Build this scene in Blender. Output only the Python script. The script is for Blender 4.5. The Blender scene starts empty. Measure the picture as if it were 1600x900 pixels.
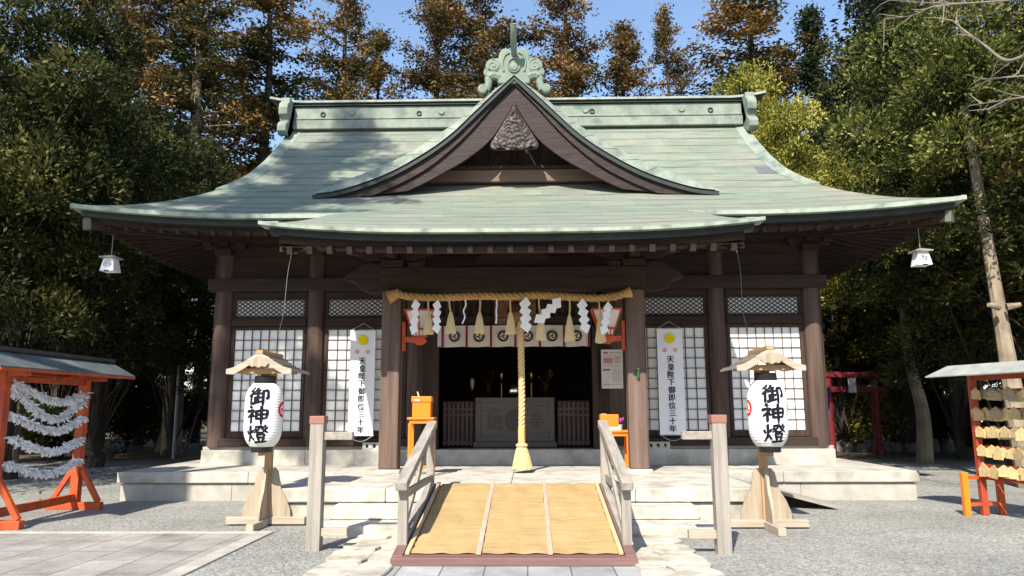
import bpy, bmesh, math, random
import numpy as np
from math import sin, cos, tan, pi, radians, sqrt, atan2, hypot, exp
from mathutils import Vector, Matrix

S = bpy.context.scene
COL = S.collection

# ------------------------------------------------------------------ camera, sky, sun, exposure
CAM = Vector((0.255, 0.0, 1.55))
PITCH, ROLL, YAW, FPX = radians(9.26), radians(0.2), radians(1.2), 1165.0
cd = bpy.data.cameras.new('camera')
cam = bpy.data.objects.new('camera', cd)
COL.objects.link(cam)
cam.location = CAM
cam.rotation_euler = (Matrix.Rotation(YAW, 3, 'Z') @ Matrix.Rotation(radians(90) + PITCH, 3, 'X') @ Matrix.Rotation(-ROLL, 3, 'Z')).to_euler()
cd.sensor_width = 36.0
cd.lens = 36.0 * FPX / 1600.0
cd.clip_start, cd.clip_end = 0.1, 2000
S.camera = cam

SUN_EL, SUN_AZ = radians(45), radians(18)          # the sun stands behind the camera, a little to the left
w = bpy.data.worlds.new('World'); S.world = w; w.use_nodes = True
wt = w.node_tree; wt.nodes.clear()
sky = wt.nodes.new('ShaderNodeTexSky'); sky.sky_type = 'NISHITA'; sky.sun_disc = False
sky.sun_elevation = SUN_EL; sky.sun_rotation = pi + SUN_AZ
sky.air_density, sky.dust_density, sky.ozone_density = 1.0, 0.5, 1.3
bg = wt.nodes.new('ShaderNodeBackground'); bg.inputs[1].default_value = 0.15
wo = wt.nodes.new('ShaderNodeOutputWorld')
wt.links.new(sky.outputs[0], bg.inputs[0]); wt.links.new(bg.outputs[0], wo.inputs[0])
sd = bpy.data.lights.new('sun', 'SUN'); sd.energy = 5.0; sd.angle = radians(0.5); sd.color = (1.0, 0.93, 0.82)
so = bpy.data.objects.new('sun', sd); COL.objects.link(so)
ldir = Vector((sin(SUN_AZ) * cos(SUN_EL), cos(SUN_AZ) * cos(SUN_EL), -sin(SUN_EL)))
so.rotation_euler = ldir.to_track_quat('-Z', 'Y').to_euler(); so.location = (-10, -30, 40)
S.view_settings.view_transform = 'Standard'; S.view_settings.look = 'None'
S.view_settings.exposure = 0.85; S.view_settings.gamma = 1; S.view_settings.use_curve_mapping = False
S.cycles.max_bounces = 6; S.cycles.diffuse_bounces = 3; S.cycles.glossy_bounces = 2; S.cycles.transmission_bounces = 3
S.cycles.transparent_max_bounces = 4

rnd = random.Random(7)

def ux(u, Y): return at(u, 450, Y)[0]
def at(u, v, Y):
    """world x, z of a photograph pixel on the plane at depth Y (used to measure the place)"""
    a, b = u - 800.0, 450.0 - v
    a, b = a * cos(ROLL) + b * sin(ROLL), -a * sin(ROLL) + b * cos(ROLL)
    a /= FPX; b /= FPX
    dy, dz = cos(PITCH) - b * sin(PITCH), sin(PITCH) + b * cos(PITCH)
    dx, dy = a * cos(YAW) - dy * sin(YAW), a * sin(YAW) + dy * cos(YAW)
    return CAM.x + dx * Y / dy, CAM.z + dz * Y / dy

# ------------------------------------------------------------------ materials
MT = {}
def M(name, col, rough=0.7, var=0.2, scale=3.0, stretch=(1, 1, 1), bump=0.0, bscale=30.0, col2=None, metal=0.0, spec=0.4, coord='Object', dirt=None):
    if name in MT: return MT[name]
    m = bpy.data.materials.new(name); m.use_nodes = True
    nt = m.node_tree; n = nt.nodes; l = nt.links
    p = n['Principled BSDF']
    p.inputs['Roughness'].default_value = rough; p.inputs['Metallic'].default_value = metal
    p.inputs['Specular IOR Level'].default_value = spec
    tc = n.new('ShaderNodeTexCoord'); mp = n.new('ShaderNodeMapping'); mp.inputs['Scale'].default_value = stretch
    l.new(tc.outputs[coord], mp.inputs[0])
    nz = n.new('ShaderNodeTexNoise'); nz.inputs['Scale'].default_value = scale; nz.inputs['Detail'].default_value = 6; nz.inputs['Roughness'].default_value = 0.62
    l.new(mp.outputs[0], nz.inputs[0])
    mr = n.new('ShaderNodeMapRange'); mr.inputs[1].default_value = 0.3; mr.inputs[2].default_value = 0.7
    l.new(nz.outputs[0], mr.inputs[0])
    mx = n.new('ShaderNodeMix'); mx.data_type = 'RGBA'
    a = [c * (1 - var) for c in col]; b = [min(1, c * (1 + var)) for c in col] if col2 is None else col2
    if col2 is not None: a = col
    mx.inputs[6].default_value = (*a, 1); mx.inputs[7].default_value = (*b, 1)
    l.new(mr.outputs[0], mx.inputs[0])
    out = mx.outputs[2]
    if dirt is not None:
        nd = n.new('ShaderNodeTexNoise'); nd.inputs['Scale'].default_value = dirt[1]; nd.inputs['Detail'].default_value = 5
        l.new(tc.outputs[coord], nd.inputs[0])
        rd = n.new('ShaderNodeMapRange'); rd.inputs[1].default_value = 0.5; rd.inputs[2].default_value = 0.75
        l.new(nd.outputs[0], rd.inputs[0])
        md = n.new('ShaderNodeMix'); md.data_type = 'RGBA'; md.inputs[7].default_value = (*dirt[0], 1)
        l.new(rd.outputs[0], md.inputs[0]); l.new(out, md.inputs[6]); out = md.outputs[2]
    l.new(out, p.inputs['Base Color'])
    if bump:
        nb = n.new('ShaderNodeTexNoise'); nb.inputs['Scale'].default_value = bscale; nb.inputs['Detail'].default_value = 5
        l.new(mp.outputs[0], nb.inputs[0])
        bp = n.new('ShaderNodeBump'); bp.inputs['Strength'].default_value = bump; bp.inputs['Distance'].default_value = 0.02
        l.new(nb.outputs[0], bp.inputs['Height']); l.new(bp.outputs[0], p.inputs['Normal'])
    MT[name] = m
    return m

WV, WH, WD = (9, 9, 0.7), (0.7, 9, 9), (9, 0.7, 9)     # wood grain running up, along x, along depth
wood_v = M('weathered wood upright', (0.034, 0.021, 0.016), 0.75, scale=1.6, stretch=WV, bump=0.35, bscale=6, col2=(0.072, 0.047, 0.037), spec=0.2)  # weathered woods deepened in colour for the shade under the eaves
wood_h = M('weathered wood along', (0.026, 0.016, 0.0125), 0.75, scale=1.6, stretch=WH, bump=0.3, bscale=6, col2=(0.050, 0.032, 0.025), spec=0.2)
wood_d = M('weathered wood deep', (0.024, 0.015, 0.012), 0.75, scale=1.6, stretch=WD, bump=0.3, bscale=6, col2=(0.050, 0.032, 0.025), spec=0.2)
pillar_m = M('pale grained pillar wood', (0.085, 0.056, 0.044), 0.7, scale=1.4, stretch=(7, 7, 0.45), bump=0.5, bscale=5, col2=(0.185, 0.128, 0.102), spec=0.2)
round_m = M('round pillar wood', (0.042, 0.027, 0.021), 0.7, scale=1.3, stretch=(7, 7, 0.4), bump=0.4, bscale=5, col2=(0.125, 0.083, 0.067), spec=0.2)  # darker copy of the pillar wood, shade of the main eaves in its colour
gable_m = M('gable board wood', (0.022, 0.014, 0.012), 0.55, scale=2, stretch=(1, 6, 5), bump=0.3, bscale=6, col2=(0.050, 0.032, 0.027), spec=0.2)
carve_m = M('carved dark wood', (0.03, 0.021, 0.018), 0.5, scale=6, col2=(0.062, 0.044, 0.038), spec=0.4)
inner_m = M('interior wood', (0.03, 0.02, 0.016), 0.8, scale=2)
paper_m = M('shoji paper', (0.80, 0.80, 0.78), 0.9, var=0.04, scale=2)
cloth_m = M('white banner cloth', (0.80, 0.80, 0.83), 0.9, var=0.03, scale=2)
shide_m = M('white folded paper', (0.82, 0.82, 0.84), 0.85, var=0.03)
curtain_m = M('off white curtain cloth', (0.62, 0.58, 0.52), 0.95, var=0.06, scale=3)
stone_m = M('pale granite', (0.43, 0.405, 0.355), 0.8, var=0.18, scale=5, bump=0.25, bscale=60, dirt=((0.24, 0.22, 0.175), 2.0))
stone2_m = M('white step granite', (0.47, 0.445, 0.39), 0.8, var=0.2, scale=6, bump=0.35, bscale=50, dirt=((0.27, 0.245, 0.19), 2.6))
stone3_m = M('grey foundation stone', (0.38, 0.355, 0.31), 0.85, var=0.2, scale=3, bump=0.3, bscale=50, dirt=((0.3, 0.28, 0.24), 0.9))
pale_wood = M('pale new timber', (0.27, 0.21, 0.145), 0.75, scale=2, stretch=WV, bump=0.3, bscale=6, col2=(0.42, 0.35, 0.26))
pale_wood_h = M('pale new timber flat', (0.30, 0.245, 0.185), 0.75, scale=2, stretch=WH, bump=0.3, bscale=6, col2=(0.46, 0.395, 0.32))
tan_wood = M('tan timber', (0.36, 0.21, 0.10), 0.7, scale=2, stretch=WV, bump=0.15, bscale=6, col2=(0.46, 0.28, 0.14))
grey_wood = M('sun bleached timber', (0.20, 0.175, 0.15), 0.8, scale=1.8, stretch=(8, 8, 0.6), bump=0.5, bscale=6, col2=(0.38, 0.345, 0.30))
grey_wood_d = M('sun bleached rail timber', (0.21, 0.185, 0.155), 0.8, scale=1.8, stretch=(8, 0.6, 8), bump=0.5, bscale=6, col2=(0.37, 0.335, 0.29))
cap_m = M('copper post cap', (0.28, 0.13, 0.10), 0.55, var=0.15)
red_m = M('vermilion paint', (0.50, 0.075, 0.018), 0.55, var=0.25, scale=5, dirt=((0.22, 0.04, 0.018), 2.2))
orange_m = M('bright orange paint', (0.80, 0.20, 0.012), 0.45, var=0.06)
redrack_m = M('red brown paint', (0.36, 0.05, 0.018), 0.55, var=0.2)
darkred_m = M('dark red paint', (0.22, 0.025, 0.022), 0.6, var=0.2)
black_m = M('black lacquer', (0.012, 0.012, 0.014), 0.4, var=0.1)
ink_m = M('black ink', (0.010, 0.011, 0.02), 0.75, var=0.1, spec=0.1)
redink_m = M('red ink', (0.70, 0.025, 0.02), 0.8, var=0.05, spec=0.1)
pinkink_m = M('faded red ink', (0.75, 0.16, 0.13), 0.85, var=0.05, spec=0.1)
yellow_m = M('yellow ink', (0.82, 0.62, 0.01), 0.85, var=0.03, spec=0.1)
crest_m = M('dark brown crest dye', (0.055, 0.028, 0.02), 0.9, var=0.1)
strap_m = M('crimson strap', (0.20, 0.016, 0.022), 0.8, var=0.2, scale=8)
straw_m = M('straw rope', (0.36, 0.21, 0.07), 0.85, scale=12, bump=0.6, bscale=80, col2=(0.54, 0.34, 0.13))
straw2_m = M('pale straw tassel', (0.55, 0.42, 0.21), 0.9, scale=10, stretch=(14, 14, 0.8), bump=0.5, bscale=8, col2=(0.72, 0.58, 0.33))
hemp_m = M('hemp bell rope', (0.52, 0.36, 0.15), 0.85, scale=14, bump=0.5, bscale=80, col2=(0.72, 0.54, 0.27))
concrete_m = M('concrete', (0.42, 0.41, 0.38), 0.9, var=0.12, scale=8, bump=0.3, bscale=60)
sheet_m = M('grey sheet roofing', (0.30, 0.31, 0.28), 0.55, var=0.18, scale=3, dirt=((0.42, 0.42, 0.38), 4))
sheet2_m = M('blue grey roof sheet', (0.085, 0.10, 0.10), 0.65, var=0.3, scale=3, dirt=((0.15, 0.16, 0.15), 2.5))
gold_m = M('gilded metal', (0.75, 0.50, 0.14), 0.3, var=0.1, metal=1.0)
silver_m = M('polished mirror metal', (0.8, 0.8, 0.82), 0.15, var=0.05, metal=1.0)
bronze_m = M('brown bronze', (0.20, 0.10, 0.05), 0.45, var=0.2, metal=0.6)
steel_m = M('grey steel', (0.30, 0.31, 0.32), 0.5, var=0.1, metal=0.3)
purple_m = M('purple cloth', (0.09, 0.03, 0.15), 0.9, var=0.2)
bark_m = M('pale bark', (0.20, 0.155, 0.105), 0.9, scale=3, stretch=(1, 1, 0.4), bump=0.8, bscale=12, col2=(0.33, 0.27, 0.19), dirt=((0.11, 0.085, 0.06), 2.2))
bark2_m = M('dark bark', (0.03, 0.023, 0.018), 0.9, scale=4, stretch=(2, 2, 0.3), bump=0.8, bscale=12, col2=(0.075, 0.058, 0.044))
twig_m = M('grey twigs', (0.22, 0.19, 0.16), 0.9, var=0.25)
white_m = M('white render', (0.8, 0.8, 0.78), 0.9, var=0.03)
plaque_m = M('votive plaque wood', (0.55, 0.40, 0.20), 0.7, var=0.3, scale=2.5, stretch=(1, 1, 6), dirt=((0.22, 0.16, 0.10), 30))
patina_m = M('pale copper patina', (0.175, 0.205, 0.17), 0.75, scale=3.5, bump=0.15, bscale=30, spec=0.2, col2=(0.285, 0.31, 0.25), dirt=((0.10, 0.15, 0.12), 2.6))
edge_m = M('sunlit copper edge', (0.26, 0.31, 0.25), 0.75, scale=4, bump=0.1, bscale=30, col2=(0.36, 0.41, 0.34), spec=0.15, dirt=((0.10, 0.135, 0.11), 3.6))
patina_d = M('dark green shaded copper', (0.020, 0.029, 0.025), 0.6, var=0.3, scale=3)  # deepened in colour for the shade below the roof lip

def roof_material():
    m = bpy.data.materials.new('patinated copper shingles'); m.use_nodes = True
    nt = m.node_tree; n = nt.nodes; l = nt.links; p = n['Principled BSDF']
    p.inputs['Roughness'].default_value = 0.75; p.inputs['Specular IOR Level'].default_value = 0.2
    uv = n.new('ShaderNodeUVMap'); uv.uv_map = 'UVMap'
    def brick(c1, c2, mo, ms):
        b = n.new('ShaderNodeTexBrick'); b.inputs['Scale'].default_value = 1; b.inputs['Brick Width'].default_value = 0.92; b.inputs['Row Height'].default_value = 1.0
        b.inputs['Mortar Size'].default_value = ms; b.inputs['Mortar Smooth'].default_value = 0.3; b.inputs['Bias'].default_value = 0
        b.inputs['Color1'].default_value = (*c1, 1); b.inputs['Color2'].default_value = (*c2, 1); b.inputs['Mortar'].default_value = (*mo, 1)
        b.offset = 0.37; l.new(uv.outputs[0], b.inputs['Vector']); return b
    bt = brick((0, 0, 0), (1, 1, 1), (0.4, 0.4, 0.4), 0.0)
    cr = n.new('ShaderNodeValToRGB'); l.new(bt.outputs['Color'], cr.inputs[0])
    e = cr.color_ramp.elements
    e[0].position = 0.0; e[0].color = (0.205, 0.216, 0.175, 1); e[1].position = 0.95; e[1].color = (0.244, 0.238, 0.192, 1)
    x = cr.color_ramp.elements.new(0.5); x.color = (0.216, 0.226, 0.182, 1)
    x = cr.color_ramp.elements.new(0.981); x.color = (0.234, 0.232, 0.188, 1)
    x = cr.color_ramp.elements.new(0.985); x.color = (0.15, 0.155, 0.16, 1)
    x = cr.color_ramp.elements.new(1.0); x.color = (0.135, 0.137, 0.155, 1)
    # broad greener and greyer patches of patina
    n1 = n.new('ShaderNodeTexNoise'); n1.inputs['Scale'].default_value = 0.4; n1.inputs['Detail'].default_value = 4
    l.new(uv.outputs[0], n1.inputs[0])
    r1 = n.new('ShaderNodeMapRange'); r1.inputs[1].default_value = 0.35; r1.inputs[2].default_value = 0.7; l.new(n1.outputs[0], r1.inputs[0])
    m1 = n.new('ShaderNodeMix'); m1.data_type = 'RGBA'; m1.blend_type = 'MULTIPLY'; m1.inputs[7].default_value = (0.80, 0.99, 0.90, 1)
    l.new(r1.outputs[0], m1.inputs[0]); l.new(cr.outputs[0], m1.inputs[6])
    # run-off streaks down the slope
    mp = n.new('ShaderNodeMapping'); mp.inputs['Scale'].default_value = (1.1, 2.6, 1); l.new(uv.outputs[0], mp.inputs[0])
    n2 = n.new('ShaderNodeTexNoise'); n2.inputs['Scale'].default_value = 1.2; n2.inputs['Detail'].default_value = 6; l.new(mp.outputs[0], n2.inputs[0])
    r2 = n.new('ShaderNodeMapRange'); r2.inputs[1].default_value = 0.3; r2.inputs[2].default_value = 0.75; r2.inputs[3].default_value = 0.76; r2.inputs[4].default_value = 1.13; l.new(n2.outputs[0], r2.inputs[0])
    m2 = n.new('ShaderNodeMix'); m2.data_type = 'RGBA'; m2.blend_type = 'MULTIPLY'; m2.inputs[0].default_value = 1
    l.new(m1.outputs[2], m2.inputs[6]); l.new(r2.outputs[0], m2.inputs[7])
    # seams, worn unevenly
    bm = brick((1, 1, 1), (1, 1, 1), (0, 0, 0), 0.012)
    mp3 = n.new('ShaderNodeMapping'); mp3.inputs['Scale'].default_value = (0.8, 2.2, 1); l.new(uv.outputs[0], mp3.inputs[0])
    n3 = n.new('ShaderNodeTexNoise'); n3.inputs['Scale'].default_value = 1.6; n3.inputs['Detail'].default_value = 5; l.new(mp3.outputs[0], n3.inputs[0])
    r3 = n.new('ShaderNodeMapRange'); r3.inputs[1].default_value = 0.38; r3.inputs[2].default_value = 0.62; r3.inputs[3].default_value = 0.22; r3.inputs[4].default_value = 1.0; l.new(n3.outputs[0], r3.inputs[0])
    mu = n.new('ShaderNodeMath'); mu.operation = 'MULTIPLY'; l.new(bm.outputs['Fac'], mu.inputs[0]); l.new(r3.outputs[0], mu.inputs[1])
    sx0 = n.new('ShaderNodeSeparateXYZ'); l.new(uv.outputs[0], sx0.inputs[0])
    dv0 = n.new('ShaderNodeMath'); dv0.operation = 'DIVIDE'; dv0.inputs[1].default_value = 1.0; l.new(sx0.outputs[1], dv0.inputs[0])
    fr0 = n.new('ShaderNodeMath'); fr0.operation = 'FRACT'; l.new(dv0.outputs[0], fr0.inputs[0])
    ln = n.new('ShaderNodeMapRange'); ln.inputs[1].default_value = 0.0; ln.inputs[2].default_value = 0.20; ln.inputs[3].default_value = 1.0; ln.inputs[4].default_value = 0.0; l.new(fr0.outputs[0], ln.inputs[0])
    lm = n.new('ShaderNodeMath'); lm.operation = 'MULTIPLY'; l.new(ln.outputs[0], lm.inputs[0]); l.new(r3.outputs[0], lm.inputs[1])
    hv = n.new('ShaderNodeMath'); hv.operation = 'MULTIPLY'; hv.inputs[1].default_value = 0.30; l.new(mu.outputs[0], hv.inputs[0])
    mu = n.new('ShaderNodeMath'); mu.operation = 'MAXIMUM'; l.new(lm.outputs[0], mu.inputs[0]); l.new(hv.outputs[0], mu.inputs[1])
    m3 = n.new('ShaderNodeMix'); m3.data_type = 'RGBA'; m3.inputs[7].default_value = (0.045, 0.06, 0.05, 1)
    l.new(mu.outputs[0], m3.inputs[0]); l.new(m2.outputs[2], m3.inputs[6])
    l.new(m3.outputs[2], p.inputs['Base Color'])
    # each course laps the one below
    sx = n.new('ShaderNodeSeparateXYZ'); l.new(uv.outputs[0], sx.inputs[0])
    dv = n.new('ShaderNodeMath'); dv.operation = 'DIVIDE'; dv.inputs[1].default_value = 1.0; l.new(sx.outputs[1], dv.inputs[0])
    fr = n.new('ShaderNodeMath'); fr.operation = 'FRACT'; l.new(dv.outputs[0], fr.inputs[0])
    iv = n.new('ShaderNodeMath'); iv.operation = 'SUBTRACT'; iv.inputs[0].default_value = 1; l.new(fr.outputs[0], iv.inputs[1])
    ad = n.new('ShaderNodeMath'); ad.operation = 'MULTIPLY_ADD'; ad.inputs[1].default_value = 0.5; l.new(n2.outputs[0], ad.inputs[0]); l.new(iv.outputs[0], ad.inputs[2])
    bp = n.new('ShaderNodeBump'); bp.inputs['Strength'].default_value = 0.5; bp.inputs['Distance'].default_value = 0.02
    l.new(ad.outputs[0], bp.inputs['Height']); l.new(bp.outputs[0], p.inputs['Normal'])
    return m
roof_m = roof_material()

def leaf_material(name, cols, nscale=0.5, trans=0.18, spread=0.30):
    m = bpy.data.materials.new(name); m.use_nodes = True
    nt = m.node_tree; n = nt.nodes; l = nt.links; p = n['Principled BSDF']
    p.inputs['Roughness'].default_value = 0.6; p.inputs['Specular IOR Level'].default_value = 0.12
    ge = n.new('ShaderNodeNewGeometry'); tc = n.new('ShaderNodeTexCoord')
    nz = n.new('ShaderNodeTexNoise'); nz.inputs['Scale'].default_value = nscale; nz.inputs['Detail'].default_value = 3; l.new(tc.outputs['Object'], nz.inputs[0])
    mr = n.new('ShaderNodeMapRange'); mr.inputs[1].default_value = 0.3; mr.inputs[2].default_value = 0.7; l.new(nz.outputs[0], mr.inputs[0])
    ma = n.new('ShaderNodeMath'); ma.operation = 'MULTIPLY_ADD'; ma.inputs[1].default_value = spread * 2; l.new(ge.outputs['Random Per Island'], ma.inputs[0])
    mb = n.new('ShaderNodeMath'); mb.operation = 'SUBTRACT'; mb.inputs[1].default_value = spread; l.new(mr.outputs[0], mb.inputs[0]); l.new(mb.outputs[0], ma.inputs[2])
    cr = n.new('ShaderNodeValToRGB'); l.new(ma.outputs[0], cr.inputs[0])
    e = cr.color_ramp.elements
    e[0].position = 0; e[0].color = (*cols[0], 1); e[1].position = 1; e[1].color = (*cols[-1], 1)
    for i in range(1, len(cols) - 1):
        q = e.new(i / (len(cols) - 1)); q.color = (*cols[i], 1)
    l.new(cr.outputs[0], p.inputs['Base Color'])
    tr = n.new('ShaderNodeBsdfTranslucent'); l.new(cr.outputs[0], tr.inputs[0])
    mx = n.new('ShaderNodeMixShader'); mx.inputs[0].default_value = trans
    l.new(p.outputs[0], mx.inputs[1]); l.new(tr.outputs[0], mx.inputs[2])
    l.new(mx.outputs[0], n['Material Output'].inputs[0])
    return m
cedar_leaf = leaf_material('cedar foliage turning brown', [(0.02, 0.032, 0.010), (0.055, 0.058, 0.018), (0.17, 0.105, 0.030), (0.36, 0.195, 0.05)], 0.45)
cedar_red = leaf_material('cedar foliage rusty', [(0.03, 0.036, 0.014), (0.09, 0.07, 0.026), (0.19, 0.12, 0.045), (0.34, 0.205, 0.085)], 0.6)
dark_leaf = leaf_material('dark evergreen leaves', [(0.009, 0.014, 0.004), (0.020, 0.028, 0.007), (0.050, 0.057, 0.014), (0.17, 0.165, 0.05)], 0.5)
mid_leaf = leaf_material('mid green leaves', [(0.014, 0.022, 0.006), (0.042, 0.055, 0.011), (0.10, 0.11, 0.023), (0.25, 0.24, 0.07)], 0.5)
lime_leaf = leaf_material('yellow green leaves', [(0.05, 0.06, 0.010), (0.15, 0.15, 0.022), (0.29, 0.275, 0.045), (0.44, 0.40, 0.11)], 0.6)
fir_leaf = leaf_material('blackish fir needles', [(0.012, 0.02, 0.010), (0.025, 0.036, 0.018), (0.05, 0.06, 0.03)], 0.6)
rust_leaf = leaf_material('dead rusty leaves', [(0.15, 0.06, 0.03), (0.28, 0.12, 0.05)], 1.0)

# ------------------------------------------------------------------ geometry helpers
def catmull(pts, n=8):
    P = [Vector(p) for p in pts]
    P = [P[0] * 2 - P[1]] + P + [P[-1] * 2 - P[-2]]
    out = []
    for i in range(1, len(P) - 2):
        for k in range(n):
            t = k / n
            out.append(0.5 * ((2 * P[i]) + (P[i + 1] - P[i - 1]) * t + (2 * P[i - 1] - 5 * P[i] + 4 * P[i + 1] - P[i + 2]) * t * t + (3 * P[i] - P[i - 1] - 3 * P[i + 1] + P[i + 2]) * t ** 3))
    out.append(P[-2]); return out

class MB:
    def __init__(s): s.v, s.f, s.uv = [], [], None
    def add(s, v, f):
        o = len(s.v); s.v += [tuple(p) for p in v]; s.f += [tuple(i + o for i in q) for q in f]; return s
    def box(s, x0, x1, y0, y1, z0, z1, R=None):
        v = [(x, y, z) for z in (z0, z1) for y in (y0, y1) for x in (x0, x1)]
        if R is not None: v = [R @ Vector(p) for p in v]
        return s.add(v, [(0, 2, 3, 1), (4, 5, 7, 6), (0, 1, 5, 4), (2, 6, 7, 3), (0, 4, 6, 2), (1, 3, 7, 5)])
    def bar(s, a, b, wd, ht, up=(0, 0, 1)):
        a, b = Vector(a), Vector(b); d = b - a; L = d.length; d.normalize(); up = Vector(up)
        if abs(d.dot(up)) > 0.99: up = Vector((0, 1, 0))
        sx = d.cross(up).normalized(); sz = sx.cross(d).normalized()
        v = [a + d * t * L + sx * i * wd / 2 + sz * k * ht / 2 for k in (-1, 1) for i in (-1, 1) for t in (0, 1)]
        return s.add(v, [(0, 2, 3, 1), (4, 5, 7, 6), (0, 1, 5, 4), (2, 6, 7, 3), (0, 4, 6, 2), (1, 3, 7, 5)])
    def tube(s, pts, r, n=10, cap=True):
        pts = [Vector(p) for p in pts]; m = len(pts)
        if not hasattr(r, '__len__'): r = [r] * m
        v, f = [], []; prev = None
        for i in range(m):
            d = (pts[min(i + 1, m - 1)] - pts[max(i - 1, 0)]).normalized()
            ref = prev if prev is not None else (Vector((1, 0, 0)) if abs(d.x) < 0.9 else Vector((0, 1, 0)))
            a = (ref - d * ref.dot(d)).normalized(); b = d.cross(a); prev = a
            for k in range(n):
                t = 2 * pi * k / n; v.append(pts[i] + (a * cos(t) + b * sin(t)) * r[i])
        for i in range(m - 1):
            for k in range(n):
                k2 = (k + 1) % n; f.append((i * n + k, i * n + k2, (i + 1) * n + k2, (i + 1) * n + k))
        if cap: f.append(tuple(range(n))[::-1]); f.append(tuple((m - 1) * n + k for k in range(n)))
        return s.add(v, f)
    def lathe(s, prof, c=(0, 0, 0), n=20, axis='z'):
        v, f = [], []
        for (r, z) in prof:
            for k in range(n):
                t = 2 * pi * k / n
                p = (r * cos(t), r * sin(t), z) if axis == 'z' else (r * cos(t), z, r * sin(t))
                v.append((p[0] + c[0], p[1] + c[1], p[2] + c[2]))
        m = len(prof)
        for i in range(m - 1):
            for k in range(n):
                k2 = (k + 1) % n; f.append((i * n + k, i * n + k2, (i + 1) * n + k2, (i + 1) * n + k))
        f.append(tuple(range(n))[::-1]); f.append(tuple((m - 1) * n + k for k in range(n)))
        return s.add(v, f)
    def prism(s, poly, y0, y1, fn=None):
        """polygon in x,z extruded along y"""
        n = len(poly); v = [(x, y0, z) for x, z in poly] + [(x, y1, z) for x, z in poly]
        if fn: v = [fn(p) for p in v]
        f = [tuple(range(n)), tuple(range(2 * n - 1, n - 1, -1))] + [(i, i + n, (i + 1) % n + n, (i + 1) % n) for i in range(n)]
        return s.add(v, f)
    def prismx(s, poly, x0, x1):
        """polygon in y,z extruded along x"""
        n = len(poly); v = [(x0, y, z) for y, z in poly] + [(x1, y, z) for y, z in poly]
        return s.add(v, [tuple(range(n)), tuple(range(2 * n - 1, n - 1, -1))] + [(i, i + n, (i + 1) % n + n, (i + 1) % n) for i in range(n)])
    def rings(s, R, closed=True, caps=True):
        n = len(R[0]); v = [p for r in R for p in r]; f = []
        for i in range(len(R) - 1):
            for k in range(n if closed else n - 1):
                k2 = (k + 1) % n; f.append((i * n + k, i * n + k2, (i + 1) * n + k2, (i + 1) * n + k))
        if closed and caps: f.append(tuple(range(n))[::-1]); f.append(tuple((len(R) - 1) * n + k for k in range(n)))
        return s.add(v, f)
    def build(s, name, mat, parent=None, smooth=False, bevel=0.0, fixn=True, uv=None):
        me = bpy.data.meshes.new(name); me.from_pydata([tuple(p) for p in s.v], [], s.f)
        if fixn and len(s.v) < 60000:
            bm = bmesh.new(); bm.from_mesh(me); bmesh.ops.recalc_face_normals(bm, faces=bm.faces); bm.to_mesh(me); bm.free()
        if uv is not None:
            ul = me.uv_layers.new(name='UVMap')
            for lp in me.loops: ul.data[lp.index].uv = uv[lp.vertex_index]
        me.materials.append(mat)
        if smooth:
            me.polygons.foreach_set('use_smooth', [True] * len(me.polygons))
            if smooth != 'all':
                try: me.set_sharp_from_angle(angle=radians(35))
                except Exception: pass
        o = bpy.data.objects.new(name, me); COL.objects.link(o)
        if bevel:
            b = o.modifiers.new('edge', 'BEVEL'); b.width = bevel; b.segments = 2; b.limit_method = 'ANGLE'; b.angle_limit = radians(40)
        if parent is not None: hang(o, parent)
        return o

def hang(o, parent):
    o.parent = parent
    if parent.get('_world'): o.matrix_parent_inverse = Matrix.Translation(-parent.location)

def tag(o, label=None, cat=None, group=None, kind=None):
    if label: o['label'] = label
    if cat: o['category'] = cat
    if group: o['group'] = group
    if kind: o['kind'] = kind
    return o
def thing(name, label, cat, loc=(0, 0, 0), rz=0, group=None, world=False, kind=None):
    o = bpy.data.objects.new(name, None); COL.objects.link(o); o.location = loc; o.rotation_euler = (0, 0, rz); o.empty_display_size = 0.2
    if world: o['_world'] = 1
    return tag(o, label, cat, group, kind)
def dup(o, parent=None, loc=None, rz=None, label=None, scale=None):
    c = o.copy(); COL.objects.link(c)
    if parent is not None: c.parent = parent
    if loc is not None: c.location = loc
    if rz is not None: c.rotation_euler = (0, 0, rz)
    if scale is not None: c.scale = scale if hasattr(scale, '__len__') else (scale,) * 3
    if label: c['label'] = label
    for ch in [k for k in o.children]: dup(ch, c)
    return c

def text_geo(body, size, bold=0.0):
    c = bpy.data.curves.new('glyphs', 'FONT'); c.body = body; c.size = size; c.offset = bold; c.align_x = 'CENTER'; c.align_y = 'CENTER'; c.resolution_u = 3
    o = bpy.data.objects.new('glyphs', c); COL.objects.link(o)
    bpy.context.view_layer.update()
    me = bpy.data.meshes.new_from_object(o.evaluated_get(bpy.context.evaluated_depsgraph_get()))
    v = [tuple(p.co) for p in me.vertices]; f = [tuple(q.vertices) for q in me.polygons]
    bpy.data.objects.remove(o); bpy.data.curves.remove(c); bpy.data.meshes.remove(me)
    if v:                                             # centre the glyph on its own box
        cx = (min(p[0] for p in v) + max(p[0] for p in v)) / 2; cy = (min(p[1] for p in v) + max(p[1] for p in v)) / 2
        v = [(p[0] - cx, p[1] - cy) for p in v]
    return v, f

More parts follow.
